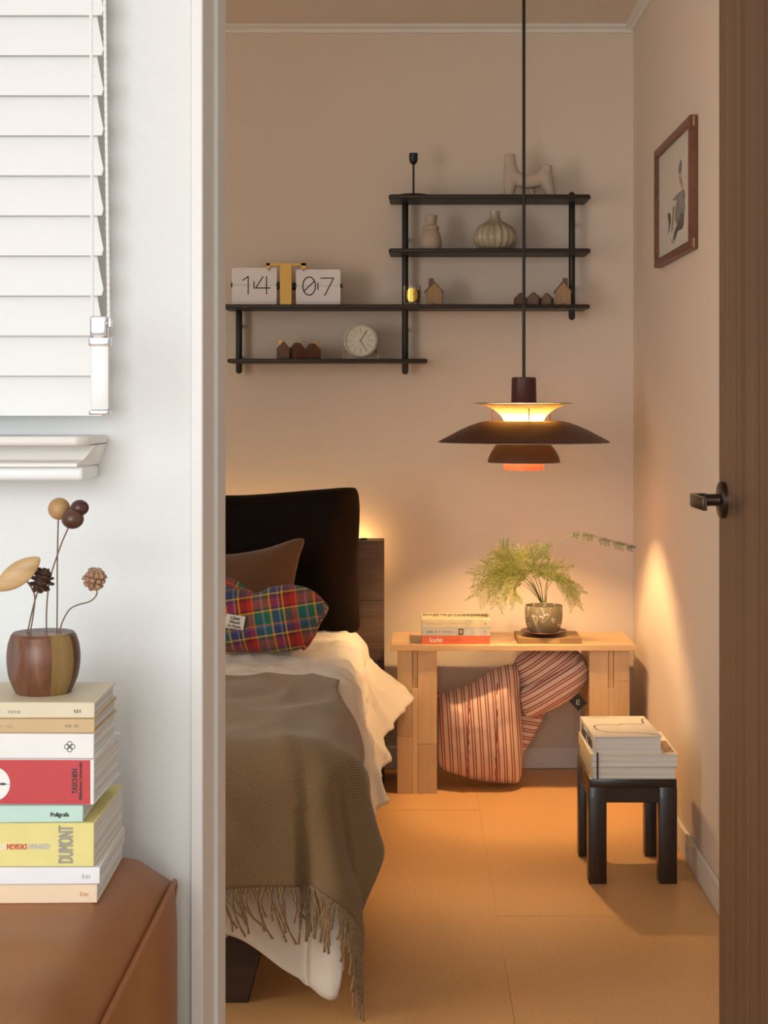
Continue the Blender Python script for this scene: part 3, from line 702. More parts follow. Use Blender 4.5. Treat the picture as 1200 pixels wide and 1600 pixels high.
b = MB(); stroke(b, [Z5(477+33*math.cos(t*PI/14), 217+47*math.sin(t*PI/14)) for t in range(29)], .0033, -.0015); stroke(b, [Z5(449, 244), Z5(506, 191)], .0033, -.0015); stroke(b, [Z5(523, 200), Z5(523, 236)], .0033, -.0015); stroke(b, [Z5(538, 176), Z5(604, 176), Z5(558, 266)], .0033, -.0015)
b.build('minute_digits', M['black'], fc, smooth=False)
X0, X1 = Z5(325, 0)[0], Z5(388, 0)[0]
MB().box(X0, X1, -.012, .03, 0, Z5(0, 98)[1], .0008).build('column', M['brass'], fc)
b = MB(); b.box(Z5(255, 0)[0], Z5(462, 0)[0], -.010, .0, Z5(0, 112)[1], Z5(0, 98)[1], .0006); b.box(Z5(255, 0)[0], Z5(274, 0)[0], -.010, .0, Z5(0, 128)[1], Z5(0, 98)[1], .0006); b.box(Z5(434, 0)[0], Z5(462, 0)[0], -.010, .0, Z5(0, 130)[1], Z5(0, 98)[1], .0006)
b.build('top_bar', M['brass'], fc)
b = MB()
for xx in (267, 447): b.box(Z5(xx, 0)[0]-.0008, Z5(xx, 0)[0]+.0008, -.008, -.003, Z5(0, 138)[1], Z5(0, 126)[1])
b.build('flap_catch', M['black'], fc)
for gx, gz in ((316, 213), (399, 217)): MB().lathe([(0, -.008), (.012, -.008), (.012, .008), (0, .008)], (Z5(gx, 0)[0], .012, Z5(0, gz)[1]), 20, 'x').build('gear_hub', M['black'], fc)

# alarm clock
dA = 4.885; sA = S(dA)
ac = thing('alarm_clock', 'round cream desk clock on thin wire feet on the lowest shelf board', 'clock', (iX(563.5, dA), dA, ZS['low']))
zc = (560-531)/sA; Rr = 27.3/sA; OFFW = plain('cream_lacquer', (.62, .56, .46), .3, var=.02, bmp=0, coat=.4); FACE = plain('clock_face', (.70, .66, .57), .5, var=.01, bmp=0)
MB().lathe([(0, .032), (Rr*.86, .032), (Rr*.97, .026), (Rr, .012), (Rr, 0), (Rr*.97, -.007), (Rr*.88, -.010), (Rr*.84, -.0085), (Rr*.83, -.004)], (0, 0, zc), 48, 'y').build('case', OFFW, ac)
MB().lathe([(0, -.0045), (Rr*.835, -.0045), (Rr*.835, -.002)], (0, 0, zc), 48, 'y').build('dial', FACE, ac)
b = MB()
for k in range(12):
    a = k*PI/6; r0, r1 = (.46, .74) if k % 3 else (.42, .74)
    stroke(b, [(Rr*r0*math.sin(a), zc+Rr*r0*math.cos(a)), (Rr*r1*math.sin(a), zc+Rr*r1*math.cos(a))], .0009, -.0045)
b.build('hour_marks', INK, ac, smooth=False)
for nm, a, ln, wd in (('hour_hand', math.radians(33), .62, .0016), ('minute_hand', math.radians(149), .68, .0013)):
    b = MB(); stroke(b, [(-Rr*.1*math.sin(a), zc-Rr*.1*math.cos(a)), (Rr*ln*math.sin(a), zc+Rr*ln*math.cos(a))], wd, -.0054); b.build(nm, INK, ac, smooth=False)
MB().lathe([(0, -.0066), (.0018, -.0066), (.0018, -.005)], (0, 0, zc), 12, 'y').build('centre_pin', RINK, ac)
marks(ac, GINK, -.006, .006, -.0046, zc-Rr*.26, .0016, 5, 9)
for sg in (-1, 1):
    MB().tube(spline([(sg*Rr*.80, .008, zc-Rr*.62), (sg*Rr*.95, .006, zc-Rr*.66), (sg*Rr*1.0, .004, zc-Rr*.85), (sg*Rr*1.0, .004, .0008)], 12), .0013, 8).build('wire_foot', M['brass'], ac)

# ------------------------------------------------------------------ pendant lamp
dL = 4.51; sL = S(dL); lx = (818.5-VX)/sL
BUR = plain('dark_burgundy_lacquer', (.085, .022, .020), .42, var=.03, bmp=0); BRN = plain('brown_lacquer', (.085, .030, .016), .45, var=.03, bmp=0)
LWH = plain('white_lining', (.86, .80, .66), .6, var=.0, bmp=0); LRED = plain('red_lacquer', (.75, .10, .06), .5, var=.0, bmp=0); COP = plain('copper_rod', (.30, .09, .06), .35, .6, bmp=0)
def lz(py): return CZ+(VY-py)/sL
pl = thing('pendant_lamp', 'layered brown pendant lamp glowing warm, hung on a black cord', 'lamp', (lx, dL, lz(735)))
def lp(pts, off=0): return [(r/sL, (735-y)/sL+off) for r, y in pts]
MB().tube([(0, 0, (735-592)/sL), (0, 0, ZC+.012-lz(735))], .0046, 10).build('cord', M['black'], pl)
MB().lathe([(0, ZC+.012-lz(735)), (.05, ZC+.012-lz(735)), (.05, ZC-.01-lz(735)), (.006, ZC-.03-lz(735)), (0, ZC-.03-lz(735))]).build('ceiling_cup', BUR, pl)
MB().lathe(lp([(0, 589.5), (17.5, 589.5), (19, 591), (19.8, 628), (21, 629.5), (0, 629.5)])).build('cap', BUR, pl)
m, nt, bs = newmat('opal_glass'); nt.nodes.remove(bs)
tr = N(nt, 'ShaderNodeBsdfTranslucent'); tr.inputs[0].default_value = (.42, .32, .12, 1); df = N(nt, 'ShaderNodeBsdfDiffuse'); df.inputs[0].default_value = (.9, .8, .6, 1)
mxs = N(nt, 'ShaderNodeMixShader'); mxs.inputs[0].default_value = .65; nt.links.new(tr.outputs[0], mxs.inputs[1]); nt.links.new(df.outputs[0], mxs.inputs[2]); nt.links.new(mxs.outputs[0], nt.nodes['Material Output'].inputs[0]); OPAL = m
UP = [(25, 684), (26, 668), (30, 659), (32, 654.5), (36, 649), (43, 642.5), (52, 637.2), (62, 633.4), (72, 631.3), (80, 630.4)]
MB().lathe(lp([(19, 629.2), (40, 629.2), (72, 629.2), (80, 630.0)])).build('upper_shade', BUR, pl)
MB().lathe(lp([(13, 630.6), (45, 630.4), (79, 630.25)])).build('upper_shade_reflector', LWH, pl)  # white disc added to even out the glow of the diffuser
MB().lathe(lp(UP), n=56).build('opal_diffuser', OPAL, pl)
MAIN = [(31, 658.2), (50, 657.3), (58, 657.8), (70, 660), (85, 665.2), (100, 672), (115, 680), (126, 685.7), (134, 690.2)]
MB().lathe(lp(MAIN), n=72).build('main_shade', BRN, pl)
MB().lathe(lp([(r-(.5 if r > 60 else 0), y+1.2) for r, y in MAIN]), n=72).build('main_shade_lining', LWH, pl)
LOW = [(25.5, 684), (31, 686), (39, 690.5), (45, 697), (51, 706), (55, 714.5), (57, 722.3)]
MB().lathe(lp(LOW), n=56).build('lower_shade', BRN, pl)
MB().lathe(lp([(r-1.1, y+.9) for r, y in LOW]), n=56).build('lower_shade_lining', LWH, pl)
MB().lathe(lp([(32, 721), (31.6, 726), (30.8, 734), (30.2, 734), (31, 726), (31.4, 721)]), n=40).build('lower_ring', LRED, pl)
for k in range(3):
    a = -PI/2+.08+k*2*PI/3
    d_ = Vector((math.cos(a), math.sin(a), 0))
    MB().tube([d_*(r/sL)+Vector((0,0,(735-y)/sL)) for r, y in ((47, 633), (51, 640), (52.5, 648), (52.5, 660))], .0017, 8).build('strut', COP, pl)
    MB().tube([d_*(r/sL)+Vector((0,0,(735-y)/sL)) for r, y in ((31.5, 722), (54.5, 716))], .0012, 6).build('ring_arm', COP, pl)
    MB().tube([d_*(r/sL)+Vector((0,0,(735-y)/sL)) for r, y in ((62, 660), (38, 690))], .0015, 6).build('shade_arm', COP, pl)
MB().tube([(0, 0, (735-631)/sL), (0, 0, (735-655)/sL)], .012, 16).build('socket', M['white_plastic'], pl)
BULB = plain('bulb_glass', (1, .8, .5), .5, bmp=0, emit=(1, .61, .265), es=2300)
MB().sphere((0, 0, (735-666)/sL), .022, n=24).build('bulb', BULB, pl)

# ------------------------------------------------------------------ bed
BW = wood('dark_bed_wood', (.065, .04, .027), (.135, .086, .056), 'x', 22, .05, .5)
dH0, dH1 = 4.817, 4.935
hb_r = (600-VX)*dH0/F; hb_z = CZ+(VY-845)*dH0/F
bed = thing('bed', 'dark wooden bed with a plank headboard, left of the bench', 'bed', (-.9, 3.9, 0))
hbd = MB().box(-1.75, hb_r-.001, dH0+.012, dH1, 0, hb_z-.002, .002).build('headboard', BW, bed, world=True)
zz0 = 0
for k in range(4):
    z1 = hb_z*(k+1)/4; MB().box(-1.75, hb_r, dH0, dH0+.0125, z1-hb_z/4+.0012, z1-.0002, .001).build('headboard_plank', BW, hbd, world=True)
MB().lathe([(0, 0), (.012, 0), (.012, .004), (.008, .006), (0, .006)], P(568, 842, 4.86)+Vector((0,0,0)), 16).build('cable_knob', M['black'], hbd, world=True, M=Matrix.Translation((0,0,hb_z-P(568, 842, 4.86).z-.001)))
MB().box(-1.70, -.205, 3.10, 3.13, .12, .23, .003).build('foot_rail', BW, bed, world=True)
MB().box(-.235, -.205, 3.13, dH0, .12, .23, .003).build('side_rail', BW, bed, world=True)
MB().box(-1.70, -1.67, 3.13, dH0, .12, .23, .003).build('side_rail', BW, bed, world=True)
BWL = wood('near_black_leg_wood', (.02, .011, .008), (.045, .024, .016), 'x', 22, .05, .5)
for lx_ in (-.275, -1.42): MB().prism([(lx_-.20, .135), (lx_, .135), (lx_-.035, 0), (lx_-.165, 0)], 3.04, 3.10, 'y', .003).build('leg', BWL, bed, world=True)
for lx_ in (-.275, -1.42): MB().prism([(lx_-.20, .135), (lx_, .135), (lx_-.035, 0), (lx_-.165, 0)], 4.5, 4.56, 'y', .003).build('leg', BWL, bed, world=True)
led = MB().box(-1.7, hb_r-.05, dH1+.0005, dH1+.006, hb_z-.035, hb_z-.02).build('led_strip', plain('led', (1, .8, .5), .5, bmp=0, emit=(1, .56, .2), es=40))
setp(led, 'glowing warm light strip behind the headboard', 'light strip')
SHEETM = fabric('white_cotton', (.78, .74, .68), .85, 700, .3, (.72, .68, .62), .08)
def rbox_uv(x0, x1, y0, y1, z0, z1, bev): return MB().box(x0, x1, y0, y1, z0, z1, bev, 4)
mt = rbox_uv(-1.68, -.215, 3.12, dH0-.005, .225, .455, .03).build('mattress', plain('mattress_sheet', (.78, .73, .66), .9, var=.02))
setp(mt, 'white mattress on the wooden bed, mostly under the duvet', 'mattress')

def drape(a, b_, XA, YF, Z, R, flare):
    e = max(0, a-XA); f = max(0, YF-b_); s = math.hypot(e, f)
    bx, by = min(a, XA), max(b_, YF)
    if s < 1e-6: return Vector((bx, by, Z)), Vector((0,0,1)), 0
    dx, dy = e/s, -f/s; q = R*PI/2
    if s < q: th = s/R; out = R*math.sin(th); dn = R*(1-math.cos(th))
    else: th = PI/2; out = R+(s-q)*flare; dn = R+(s-q)*math.sqrt(1-flare*flare)
    return Vector((bx+dx*out, by+dy*out, Z-dn)), Vector((dx*math.sin(th), dy*math.sin(th), math.cos(th))).normalized(), s
def sstep(a, b_, x): t = min(1, max(0, (x-a)/(b_-a))); return t*t*(3-2*t)
DXA, DYF, DZ, DR = -.205, 3.07, .472, .07
def duvet_pt(a, b_, off=0):
    # far corner of the duvet sticks out sideways
    fl_ = .10+.14*sstep(3.4, 3.9, b_)+.48*sstep(4.36, 4.62, b_)*sstep(DXA, DXA+.1, a)
    p, n_, s = drape(a, b_, DXA, DYF, DZ, DR, fl_)
    nz = noise.noise
    w_ = .010*nz(Vector((a*5, b_*4, .3)))+.006*nz(Vector((a*11+b_*5, b_*8, 2)))
    ridged = 1-abs(nz(Vector((a*4+b_*6, b_*3-a*7, 5))))*2
    w_ += .006*max(0, ridged)**3
    r2_ = 1-abs(nz(Vector((a*3-b_*9, b_*2+a*4, 11))))*2.6; r3_ = 1-abs(nz(Vector((a*16+b_*5, b_*9-a*3, 4))))*2.6
    kk = max(sstep(3.62, 3.8, b_), sstep(DXA+.06, DXA+.14, a)*sstep(3.2, 3.4, b_))
    w_ += (.013*max(0, r2_)**2.5+.006*max(0, r3_)**3)*kk
    if s > .05:
        th = math.atan2(max(0, DYF-b_), max(0, a-DXA)); tt = min(1, (s-.05)/.25)
        along = (b_ if a-DXA > DYF-b_ else a)
        w_ += tt*(.010*math.sin(along*15+.8)+.006*math.sin(along*31+2))
        if DYF-b_ > 0 and a > DXA: w_ += tt*.03*math.sin(th*2)      # corner bulge
    w_ += .03*sstep(4.1, 4.0, b_)*0
    p = p+n_*(w_+off); p.z = max(p.z, .008); return p
def duvet_fn(u, v):
    a = -1.45+u*(1.45+DXA+.335); b_ = 4.66-v*(4.66-DYF+.40)
    ee = a-DXA
    if ee > 0 and b_ < DYF:      # rounded loose corner
        g = 1-.09*((ee/.335)*((DYF-b_)/.40))**3.5; ee *= g; b_ = DYF-(DYF-b_)*g; a = DXA+ee
    if ee > 0:   # the side hem rises towards the head and dips at the foot
        a = DXA+ee*(.84+.15*sstep(4.6, 4.2, b_)-.27*sstep(3.5, 3.0, b_))
    ff = DYF-b_
    if ff > 0:   # the foot hem dips into a loose corner
        b_ = DYF-ff*(.90+.23*sstep(-.36, -.17, a))
    return duvet_pt(a, b_)
du = MB().grid(150, 170, duvet_fn, lambda u, v: (u*1.8, v*2.0)).build('duvet', SHEETM, None, ang=3)
setp(du, 'rumpled white duvet draped over the side of the bed', 'duvet')
sd = du.modifiers.new('thick', 'SOLIDIFY'); sd.thickness = .026; sd.offset = -1
# knitted throw
m, nt, bs = newmat('olive_wool'); bs.inputs['Roughness'].default_value = .95; bs.inputs['Sheen Weight'].default_value = .3
v = coords(nt, 'UV'); ck = N(nt, 'ShaderNodeTexChecker'); ck.inputs['Scale'].default_value = 430; nt.links.new(v, ck.inputs['Vector'])
nz = N(nt, 'ShaderNodeTexNoise'); nz.inputs['Scale'].default_value = 260; nt.links.new(v, nz.inputs['Vector'])
mu = N(nt, 'ShaderNodeMath', operation='MULTIPLY'); nt.links.new(ck.outputs['Fac'], mu.inputs[0]); nt.links.new(nz.outputs['Fac'], mu.inputs[1])
rr_ = ramp(nt, [(0, (.12, .075, .033)), (.55, (.31, .21, .10))]); nt.links.new(mu.outputs[0], rr_.inputs[0]); nt.links.new(rr_.outputs[0], bs.inputs['Base Color'])
bump(nt, bs, mu.outputs[0], .4, .0012); WOOL = m
BYF = DYF-.004
def blanket_pt(a, b_, off=.012):
    p, n_, s = drape(a, b_, DXA+.012, BYF, DZ+.014, DR+.014, .12)
    nz = noise.noise
    w_ = .007*nz(Vector((a*5, b_*4, .3)))+.005*nz(Vector((a*9-b_*5, b_*6, 7)))
    rd = 1-abs(nz(Vector((a*3+b_*2.4, b_*1.5-a*4, 9))))*2.2
    w_ += .010*max(0, rd)**2
    if s > .04:
        th = math.atan2(max(0, BYF-b_), max(0, a-DXA)); tt = min(1, (s-.04)/.25)
        along = (b_ if a-DXA > BYF-b_ else a)
        w_ += tt*(.012*math.sin(along*13+.5)+.005*math.sin(along*29))+tt*.012
        if BYF-b_ > 0 and a > DXA: w_ += tt*(.012*math.sin(th*2)+.018*math.sin(th*7))
    return p+n_*(w_+off)
def blanket_ab(u, v):
    b_ = 3.74-v*(3.74-BYF+.285)
    ar = DXA+.035+.235*sstep(3.60, 2.85, b_)
    b2_ = b_+.02*(1-v)*math.sin(u*9)
    return -1.35+u*(1.35+ar), b2_
bk = MB().grid(150, 130, lambda u, v: blanket_pt(*blanket_ab(u, v)), lambda u, v: (u*1.3, v*.95)).build('blanket_cloth', WOOL, None, ang=3)
bk.name = 'throw_blanket'; setp(bk, 'olive brown woven throw with fringed hem across the foot of the bed', 'blanket')
sd = bk.modifiers.new('thick', 'SOLIDIFY'); sd.thickness = .004; sd.offset = -1
FR = plain('twisted_wool_fringe', (.27, .185, .105), .95, var=.5, sc=420, bmp=.4)
rd = random.Random(3)
nf = 96
for k in range(nf):
    u = .56+.44*k/(nf-1); a, b_ = blanket_ab(u, 1.0)
    ln = rd.uniform(.05, .105)+(.05 if u > .95 else 0); lean = rd.uniform(-.25, .25)*.12+.02; pts = []; cu_ = rd.uniform(-.012, .012)
    for t in range(10):
        q = t/9; p = blanket_pt(a+lean*q+cu_*math.sin(q*PI), b_-ln*q, .009+.004*rd.random()*0); p.z = min(p.z, pts[-1].z-.002) if pts else p.z; pts.append(p)
        pts[-1] = Vector((p.x, p.y-.002, max(.004, p.z)))
    mb = MB(); mb.tube(pts, [.0032]+[.0022+.0007*math.sin(i*2.4) for i in range(1, 9)]+[.0028], 5); mb.build('fringe_strand', FR, bk)

# velvet back cushion, brown pillow, plaid cushion
m, nt, bs = newmat('dark_velvet'); bs.inputs['Roughness'].default_value = .8; bs.inputs['Base Color'].default_value = (.007, .0035, .002, 1)
bs.inputs['Specular IOR Level'].default_value = .12; bs.inputs['Sheen Weight'].default_value = .07; bs.inputs['Sheen Roughness'].default_value = .25; bs.inputs['Sheen Tint'].default_value = (.5, .25, .07, 1)
nz = N(nt, 'ShaderNodeTexNoise'); nz.inputs['Scale'].default_value = 25; nt.links.new(coords(nt), nz.inputs['Vector']); bump(nt, bs, nz.outputs['Fac'], .3, .004); VEL = m
dV = 4.64; sV = S(dV)
def out(pts, x0, y0, s_): return [((x-x0)/s_, (y0-y)/s_) for x, y in pts]
vc = puff(out([(558, 990), (561, 960), (557, 900), (560, 840), (561, 795), (557, 770), (545, 765), (500, 768), (440, 773), (380, 777), (300, 778), (230, 780), (180, 790), (170, 850), (172, 930), (180, 985), (260, 996), (400, 996), (520, 998)], 370, 996, sV), .10, .09, 110, 20, 6, None, .011, 10, sharp=.45)
o = vc.build('back_cushion', VEL, None, ang=3); o.location = ((370-VX)/sV, dV+.02, CZ+(VY-996)/sV+.005); o.rotation_euler = (-.10, 0, 0)
setp(o, 'large nearly black velvet back cushion against the headboard', 'cushion')
dB = 4.43; sB = S(dB)
BROWN = fabric('brown_cotton', (.14, .06, .024), .9, 800, .3, None, .1)
pc_ = puff(out([(470, 840), (466, 870), (460, 900), (456, 935), (454, 985), (420, 992), (360, 994), (290, 992), (240, 990), (236, 930), (232, 885), (225, 850), (290, 862), (350, 866), (410, 857)], 350, 992, sB), .06, .05, 90, 14, 3, None, .006, 11, seed=4, sharp=.6)
o = pc_.build('pillow', BROWN, None, ang=3); o.location = ((350-VX)/sB, dB, CZ+(VY-992)/sB); o.rotation_euler = (-.22, 0, 0)
setp(o, 'plain brown pillow leaning on the dark velvet cushion', 'pillow')
c = {'n': (.035, .05, .17), 'b': (.06, .12, .30), 'g': (.015, .16, .09), 't': (.01, .13, .12), 'r': (.48, .018, .016), 'd': (.16, .016, .018), 'y': (.75, .45, .06), 'o': (.62, .17, .03), 'l': (.30, .25, .36), 'k': (.03, .045, .04)}
px = [(0, c['d']), (.16, c['r']), (.26, c['o']), (.30, c['t']), (.47, c['l']), (.52, c['g']), (.66, c['y']), (.70, c['n']), (.86, c['l']), (.90, c['k']), (.96, c['y'])]
py = [(0, c['r']), (.22, c['d']), (.30, c['y']), (.34, c['n']), (.50, c['b']), (.56, c['o']), (.60, c['t']), (.80, c['g']), (.90, c['y']), (.94, c['d'])]
PLAID = plaid_mat('tartan_cotton', (px, .112), (py, .104))
dQ = 4.16; sQ = S(dQ)
plc = puff(out([(512, 955), (500, 980), (488, 1005), (460, 1021), (400, 1023), (340, 1022), (290, 1018), (262, 1000), (258, 960), (275, 925), (310, 912), (350, 918), (385, 930), (402, 931), (425, 921), (460, 919), (490, 929)], 390, 1022, sQ), .085, .07, 96, 16, 3.2, None, .004, 16, uvrot=.16, seed=2, sharp=.55)
o = plc.build('plaid_cushion', PLAID, None, ang=3); o.location = ((390-VX)/sQ, dQ, CZ+(VY-1022)/sQ+.007); o.rotation_euler = (-.12, 0, 0)
setp(o, 'colourful plaid cushion with a white cloth label in front of the pillows', 'cushion')
pq = o
gs = puff(out([(335, 903), (352, 905), (368, 912), (385, 925), (398, 934), (388, 948), (360, 940), (335, 935)], 390, 1022, sQ), .02, .02, 40, 8, 2.4, None, .004, 30, uvrot=1.2); gs.bm.transform(Matrix.Translation((0, .03, .0))); gs.build('gathered_fold', PLAID, pq, ang=3)
ge = puff(out([(506, 945), (513, 952), (511, 962), (500, 980), (488, 1006), (476, 1020), (470, 1012), (484, 985), (498, 960)], 390, 1022, sQ), .012, .03, 40, 8, 2.4, None, .003, 30, uvrot=.8); ge.bm.transform(Matrix.Translation((0, -.012, 0))); ge.build('side_gusset', PLAID, pq, ang=3)
lbl = thing  # label patch follows the bulging front
def plab(px_, py_, dy): return Vector(((px_-390)/sQ, dy, (1022-py_)/sQ))
yl = -.0865
b = MB(); q4 = [plab(359, 963, yl), plab(388.5, 967.5, yl-.0035), plab(385, 988, yl-.002), plab(355, 984, yl+.001)]
vv = [b.bm.verts.new(p) for p in q4]+[b.bm.verts.new(p+Vector((0, .0008, 0))) for p in q4]
for f in ((0,1,2,3), (7,6,5,4), (0,4,5,1), (1,5,6,2), (2,6,7,3), (3,7,4,0)): b.bm.faces.new([vv[i] for i in f])
b.build('cloth_label', plain('white_label', (.75, .72, .68), .8), pq, smooth=False)
for i, s_ in enumerate(('Chez', 'Nous', 'À Paris')):
    p = plab(372.5-i*.9, 969.8+i*5.9, yl-.0040); text(s_, (.024, .025, .034)[i:i+1]+((.0075, .0070, .0085)[i],), INK, pq, p, rot=(PI/2, 0, .0), spin=-.14)

# ------------------------------------------------------------------ bench
BO = wood('birch_block', (.56, .37, .19), (.68, .48, .28), 'z', 16, .08, .45, var=1.0); BOX_ = wood('birch_top', (.58, .38, .19), (.70, .48, .27), 'x', 16, .08, .4, var=.6)
dB0, dB1 = 4.655, 4.925; s0_ = S(dB0)
bz = CZ+(VY-1008)/s0_; bx0 = (610.5-VX)/s0_; bx1 = (993.5-VX)/s0_
bench = thing('wooden_bench', 'low light wooden bench against the back wall under the lamp', 'bench', ((bx0+bx1)/2, (dB0+dB1)/2, 0))
for k in range(4):
    y0 = dB0+(dB1-dB0)*k/4; MB().box(bx0+.0, bx1, y0+.0002, dB0+(dB1-dB0)*(k+1)/4-.0002, bz-.017, bz, .0012).build('top_board', BOX_, bench, world=True)
SPL = wood('spline_wood', (.56, .36, .17), (.66, .45, .24), 'z', 30, .08, .5)
for xa, xb, sp in ((620.5, 683, 648.5), (922, 985, 956)):
    X0 = (xa-VX)/s0_; X1 = (xb-VX)/s0_; Xs = (sp-VX)/s0_
    rd = random.Random(int(xa))
    lg = thing  # leg block of glued staves
    cuts = [X0, Xs-.008, Xs+.008, X1]
    leg = MB().box(X0+.002, X1-.002, dB0+.035, dB1-.01, .0, bz-.017).build('leg', BO, bench, world=True)
    for i in range(3):
        z_ = 0.0
        while z_ < bz-.018:
            hgt = rd.uniform(.13, .3); z1 = min(bz-.0172, z_+hgt)
            if bz-.017-z1 < .05: z1 = bz-.0172
            yy = dB0+.016
            if i == 1:
                if z_ > 0: break
                z1 = bz-.0172-.112
            MB().box(cuts[i]+.00025, cuts[i+1]-.00025, yy, dB0+.036, z_+.0003, z1-.0002, .0006).build('stave', BO, leg, world=True)
            z_ = z1
    MB().box(cuts[1]+.0012, cuts[2]-.0012, dB0+.021, dB0+.036, bz-.0172-.112, bz-.0172).build('spline', SPL, leg, world=True)

# books on the bench
dK = 4.675; sK = S(dK)
def kbook(label, x0, x1, yt, yb, col, dy, dfront=dK, pages=PG, rz=0, spine_mat=None):
    zt = CZ+(VY-yt)/S(dfront); zb = CZ+(VY-yb)/S(dfront); wx = (x1-x0)/S(dfront)
    return book('book', label, (((x0+x1)/2-VX)/S(dfront), dfront+dy/2, zb), wx, dy, zt-zb, None, col, pages, rz, None, 'front', .0014, False, spine_mat), wx, zt-zb
SH = 1.9
zB = bz; k3, w3, h3 = kbook('red-orange paperback lettered Scarlet at the bottom of the bench stack', 658.5, 765.5, 993.2, 1006.2, (.74, .17, .075), .14)
k3.location.z = bz
k2, w2, h2 = kbook('pale grey paperback in the middle of the bench stack', 658.5, 766, 980.5, 993.2, (.58, .58, .55), .14); k2.location.z = bz+h3
k1, w1, h1 = kbook('cream paperback with engraved landscape cover on top of the bench stack', 659, 766.5, 967.5, 980.3, (.74, .66, .44), .14); k1.location.z = bz+h3+h2
text('Scarlet', (.038, .013), WINK, k3, (-.058, -.0708, h3*.5)); marks(k3, RINK, -.035, .03, -.0708, h3*.45, .005, 16, 5); marks(k3, INK, .085, .09, -.0708, h3*.45, .006, 1, 6)
marks(k2, INK, -.085, -.055, -.0708, h2*.5, .006, 5, 7); marks(k2, GINK, -.05, -.005, -.0708, h2*.5, .005, 9, 8)
MB().box(.008, .022, -.0712, -.0706, .003, h2-.003).build('spine_picture', INK, k2); MB().box(.0105, .0195, -.0715, -.071, .006, h2-.006).build('spine_picture_inset', plain('muted_peach', (.55, .38, .28), .7), k2)
marks(k1, LINK, -.088, -.04, -.0708, h1*.5, .005, 9, 10); marks(k1, GINK, -.02, .03, -.0708, h1*.55, .003, 16, 11)
b = MB(); rd = random.Random(5)
for kb in (k1, k2):
    b = MB(); b.prism([(.082, 0), (.0855, .0035), (.089, 0), (.0855, -.0035)], -.0712, -.0706, 'y', M=Matrix.Translation((0, 0, (h1 if kb is k1 else h2)*.5))); b.build('emblem', GINK, kb, smooth=False)
b = MB(); hx = w1/2
for k in range(60):
    t = k/59; x0_ = -hx+.004+t*(2*hx-.012); yy = .055-.02*abs(noise.noise(Vector((t*6, 1, 1))))-.012*t; ln = rd.uniform(.02, .06)
    b.box(x0_, x0_+rd.uniform(.0012, .0026), yy-ln, yy+rd.uniform(0, .008), h1, h1+.0002)
b.build('cover_engraving', INK, k1, smooth=False)

# brown book, saucer, fern
dF = 4.72
fb = book('book', 'brown clothbound book under the fern saucer on the bench', ((858.5-VX)/S(dB0+.025), dB0+.025+.075, bz), 100/S(dB0+.025), .15, .0165, None, (.29, .175, .075), pages_mat('brown_pages', (.42, .27, .13)), .0, None, 'front', .002, False)
MB().box(-.006, .03, -.0758, -.0754, .002, .0145).build('spine_label', plain('pale_label', (.40, .27, .12), .8), fb)
fx = (849.5-VX)/S(dF+.02)
sa = thing('saucer', 'dark reddish brown wooden saucer under the fern pot', 'saucer', (fx, dF+.02, bz+.0165))
MB().lathe([(0, 0), (.028, 0), (.034, .002), (.063, .0105), (.0685, .014), (.0675, .0155), (.06, .013), (.034, .006), (0, .005)], n=48).build('plate', wood('saucer_wood', (.06, .018, .012), (.11, .036, .022), 'x', 40, .1, .35), sa)
fern = thing('potted_fern', 'feathery asparagus fern in a marbled ceramic pot on the bench', 'potted plant', (fx, dF+.02, bz+.0165+.005))
m, nt, bs = newmat('marbled_ceramic'); bs.inputs['Roughness'].default_value = .25
wv = N(nt, 'ShaderNodeTexNoise'); wv.inputs['Scale'].default_value = 11; wv.inputs['Detail'].default_value = 1.5; wv.inputs['Distortion'].default_value = 2.6; nt.links.new(coords(nt), wv.inputs['Vector'])
rr_ = ramp(nt, [(.40, (.21, .185, .115)), (.545, (.25, .22, .14)), (.562, (.66, .58, .44)), (.575, (.68, .60, .46)), (.592, (.24, .21, .13))]); nt.links.new(wv.outputs['Fac'], rr_.inputs[0]); nt.links.new(rr_.outputs[0], bs.inputs['Base Color'])
sF = S(dF+.02); q = lambda hw, py: (hw/sF, (987-py)/sF)
MB().lathe([(0, 0), q(17, 987), q(20, 985.5), q(25, 979), q(28.3, 970), q(29.5, 960), q(29.3, 943.5), q(28.7, 942.5), q(27.8, 943.5), q(27.5, 950), (0, .065)], n=56).build('pot', m, fern)
MB().lathe([(0, .075), (.049, .073), (.049, .066), (0, .064)], n=32).build('soil', plain('soil', (.06, .04, .025), .95, var=.4, sc=200, bmp=.8), fern)
LEAF = []
for i, cl in enumerate(((.135, .17, .014), (.185, .205, .018), (.08, .12, .012), (.045, .075, .016))):
    LEAF.append(plain('fern_green_%s' % ('light', 'yellowish', 'mid', 'dark')[i], cl, .6, var=.2, sc=50, bmp=0))
STEM = plain('fern_stem', (.16, .17, .05), .6, bmp=0)
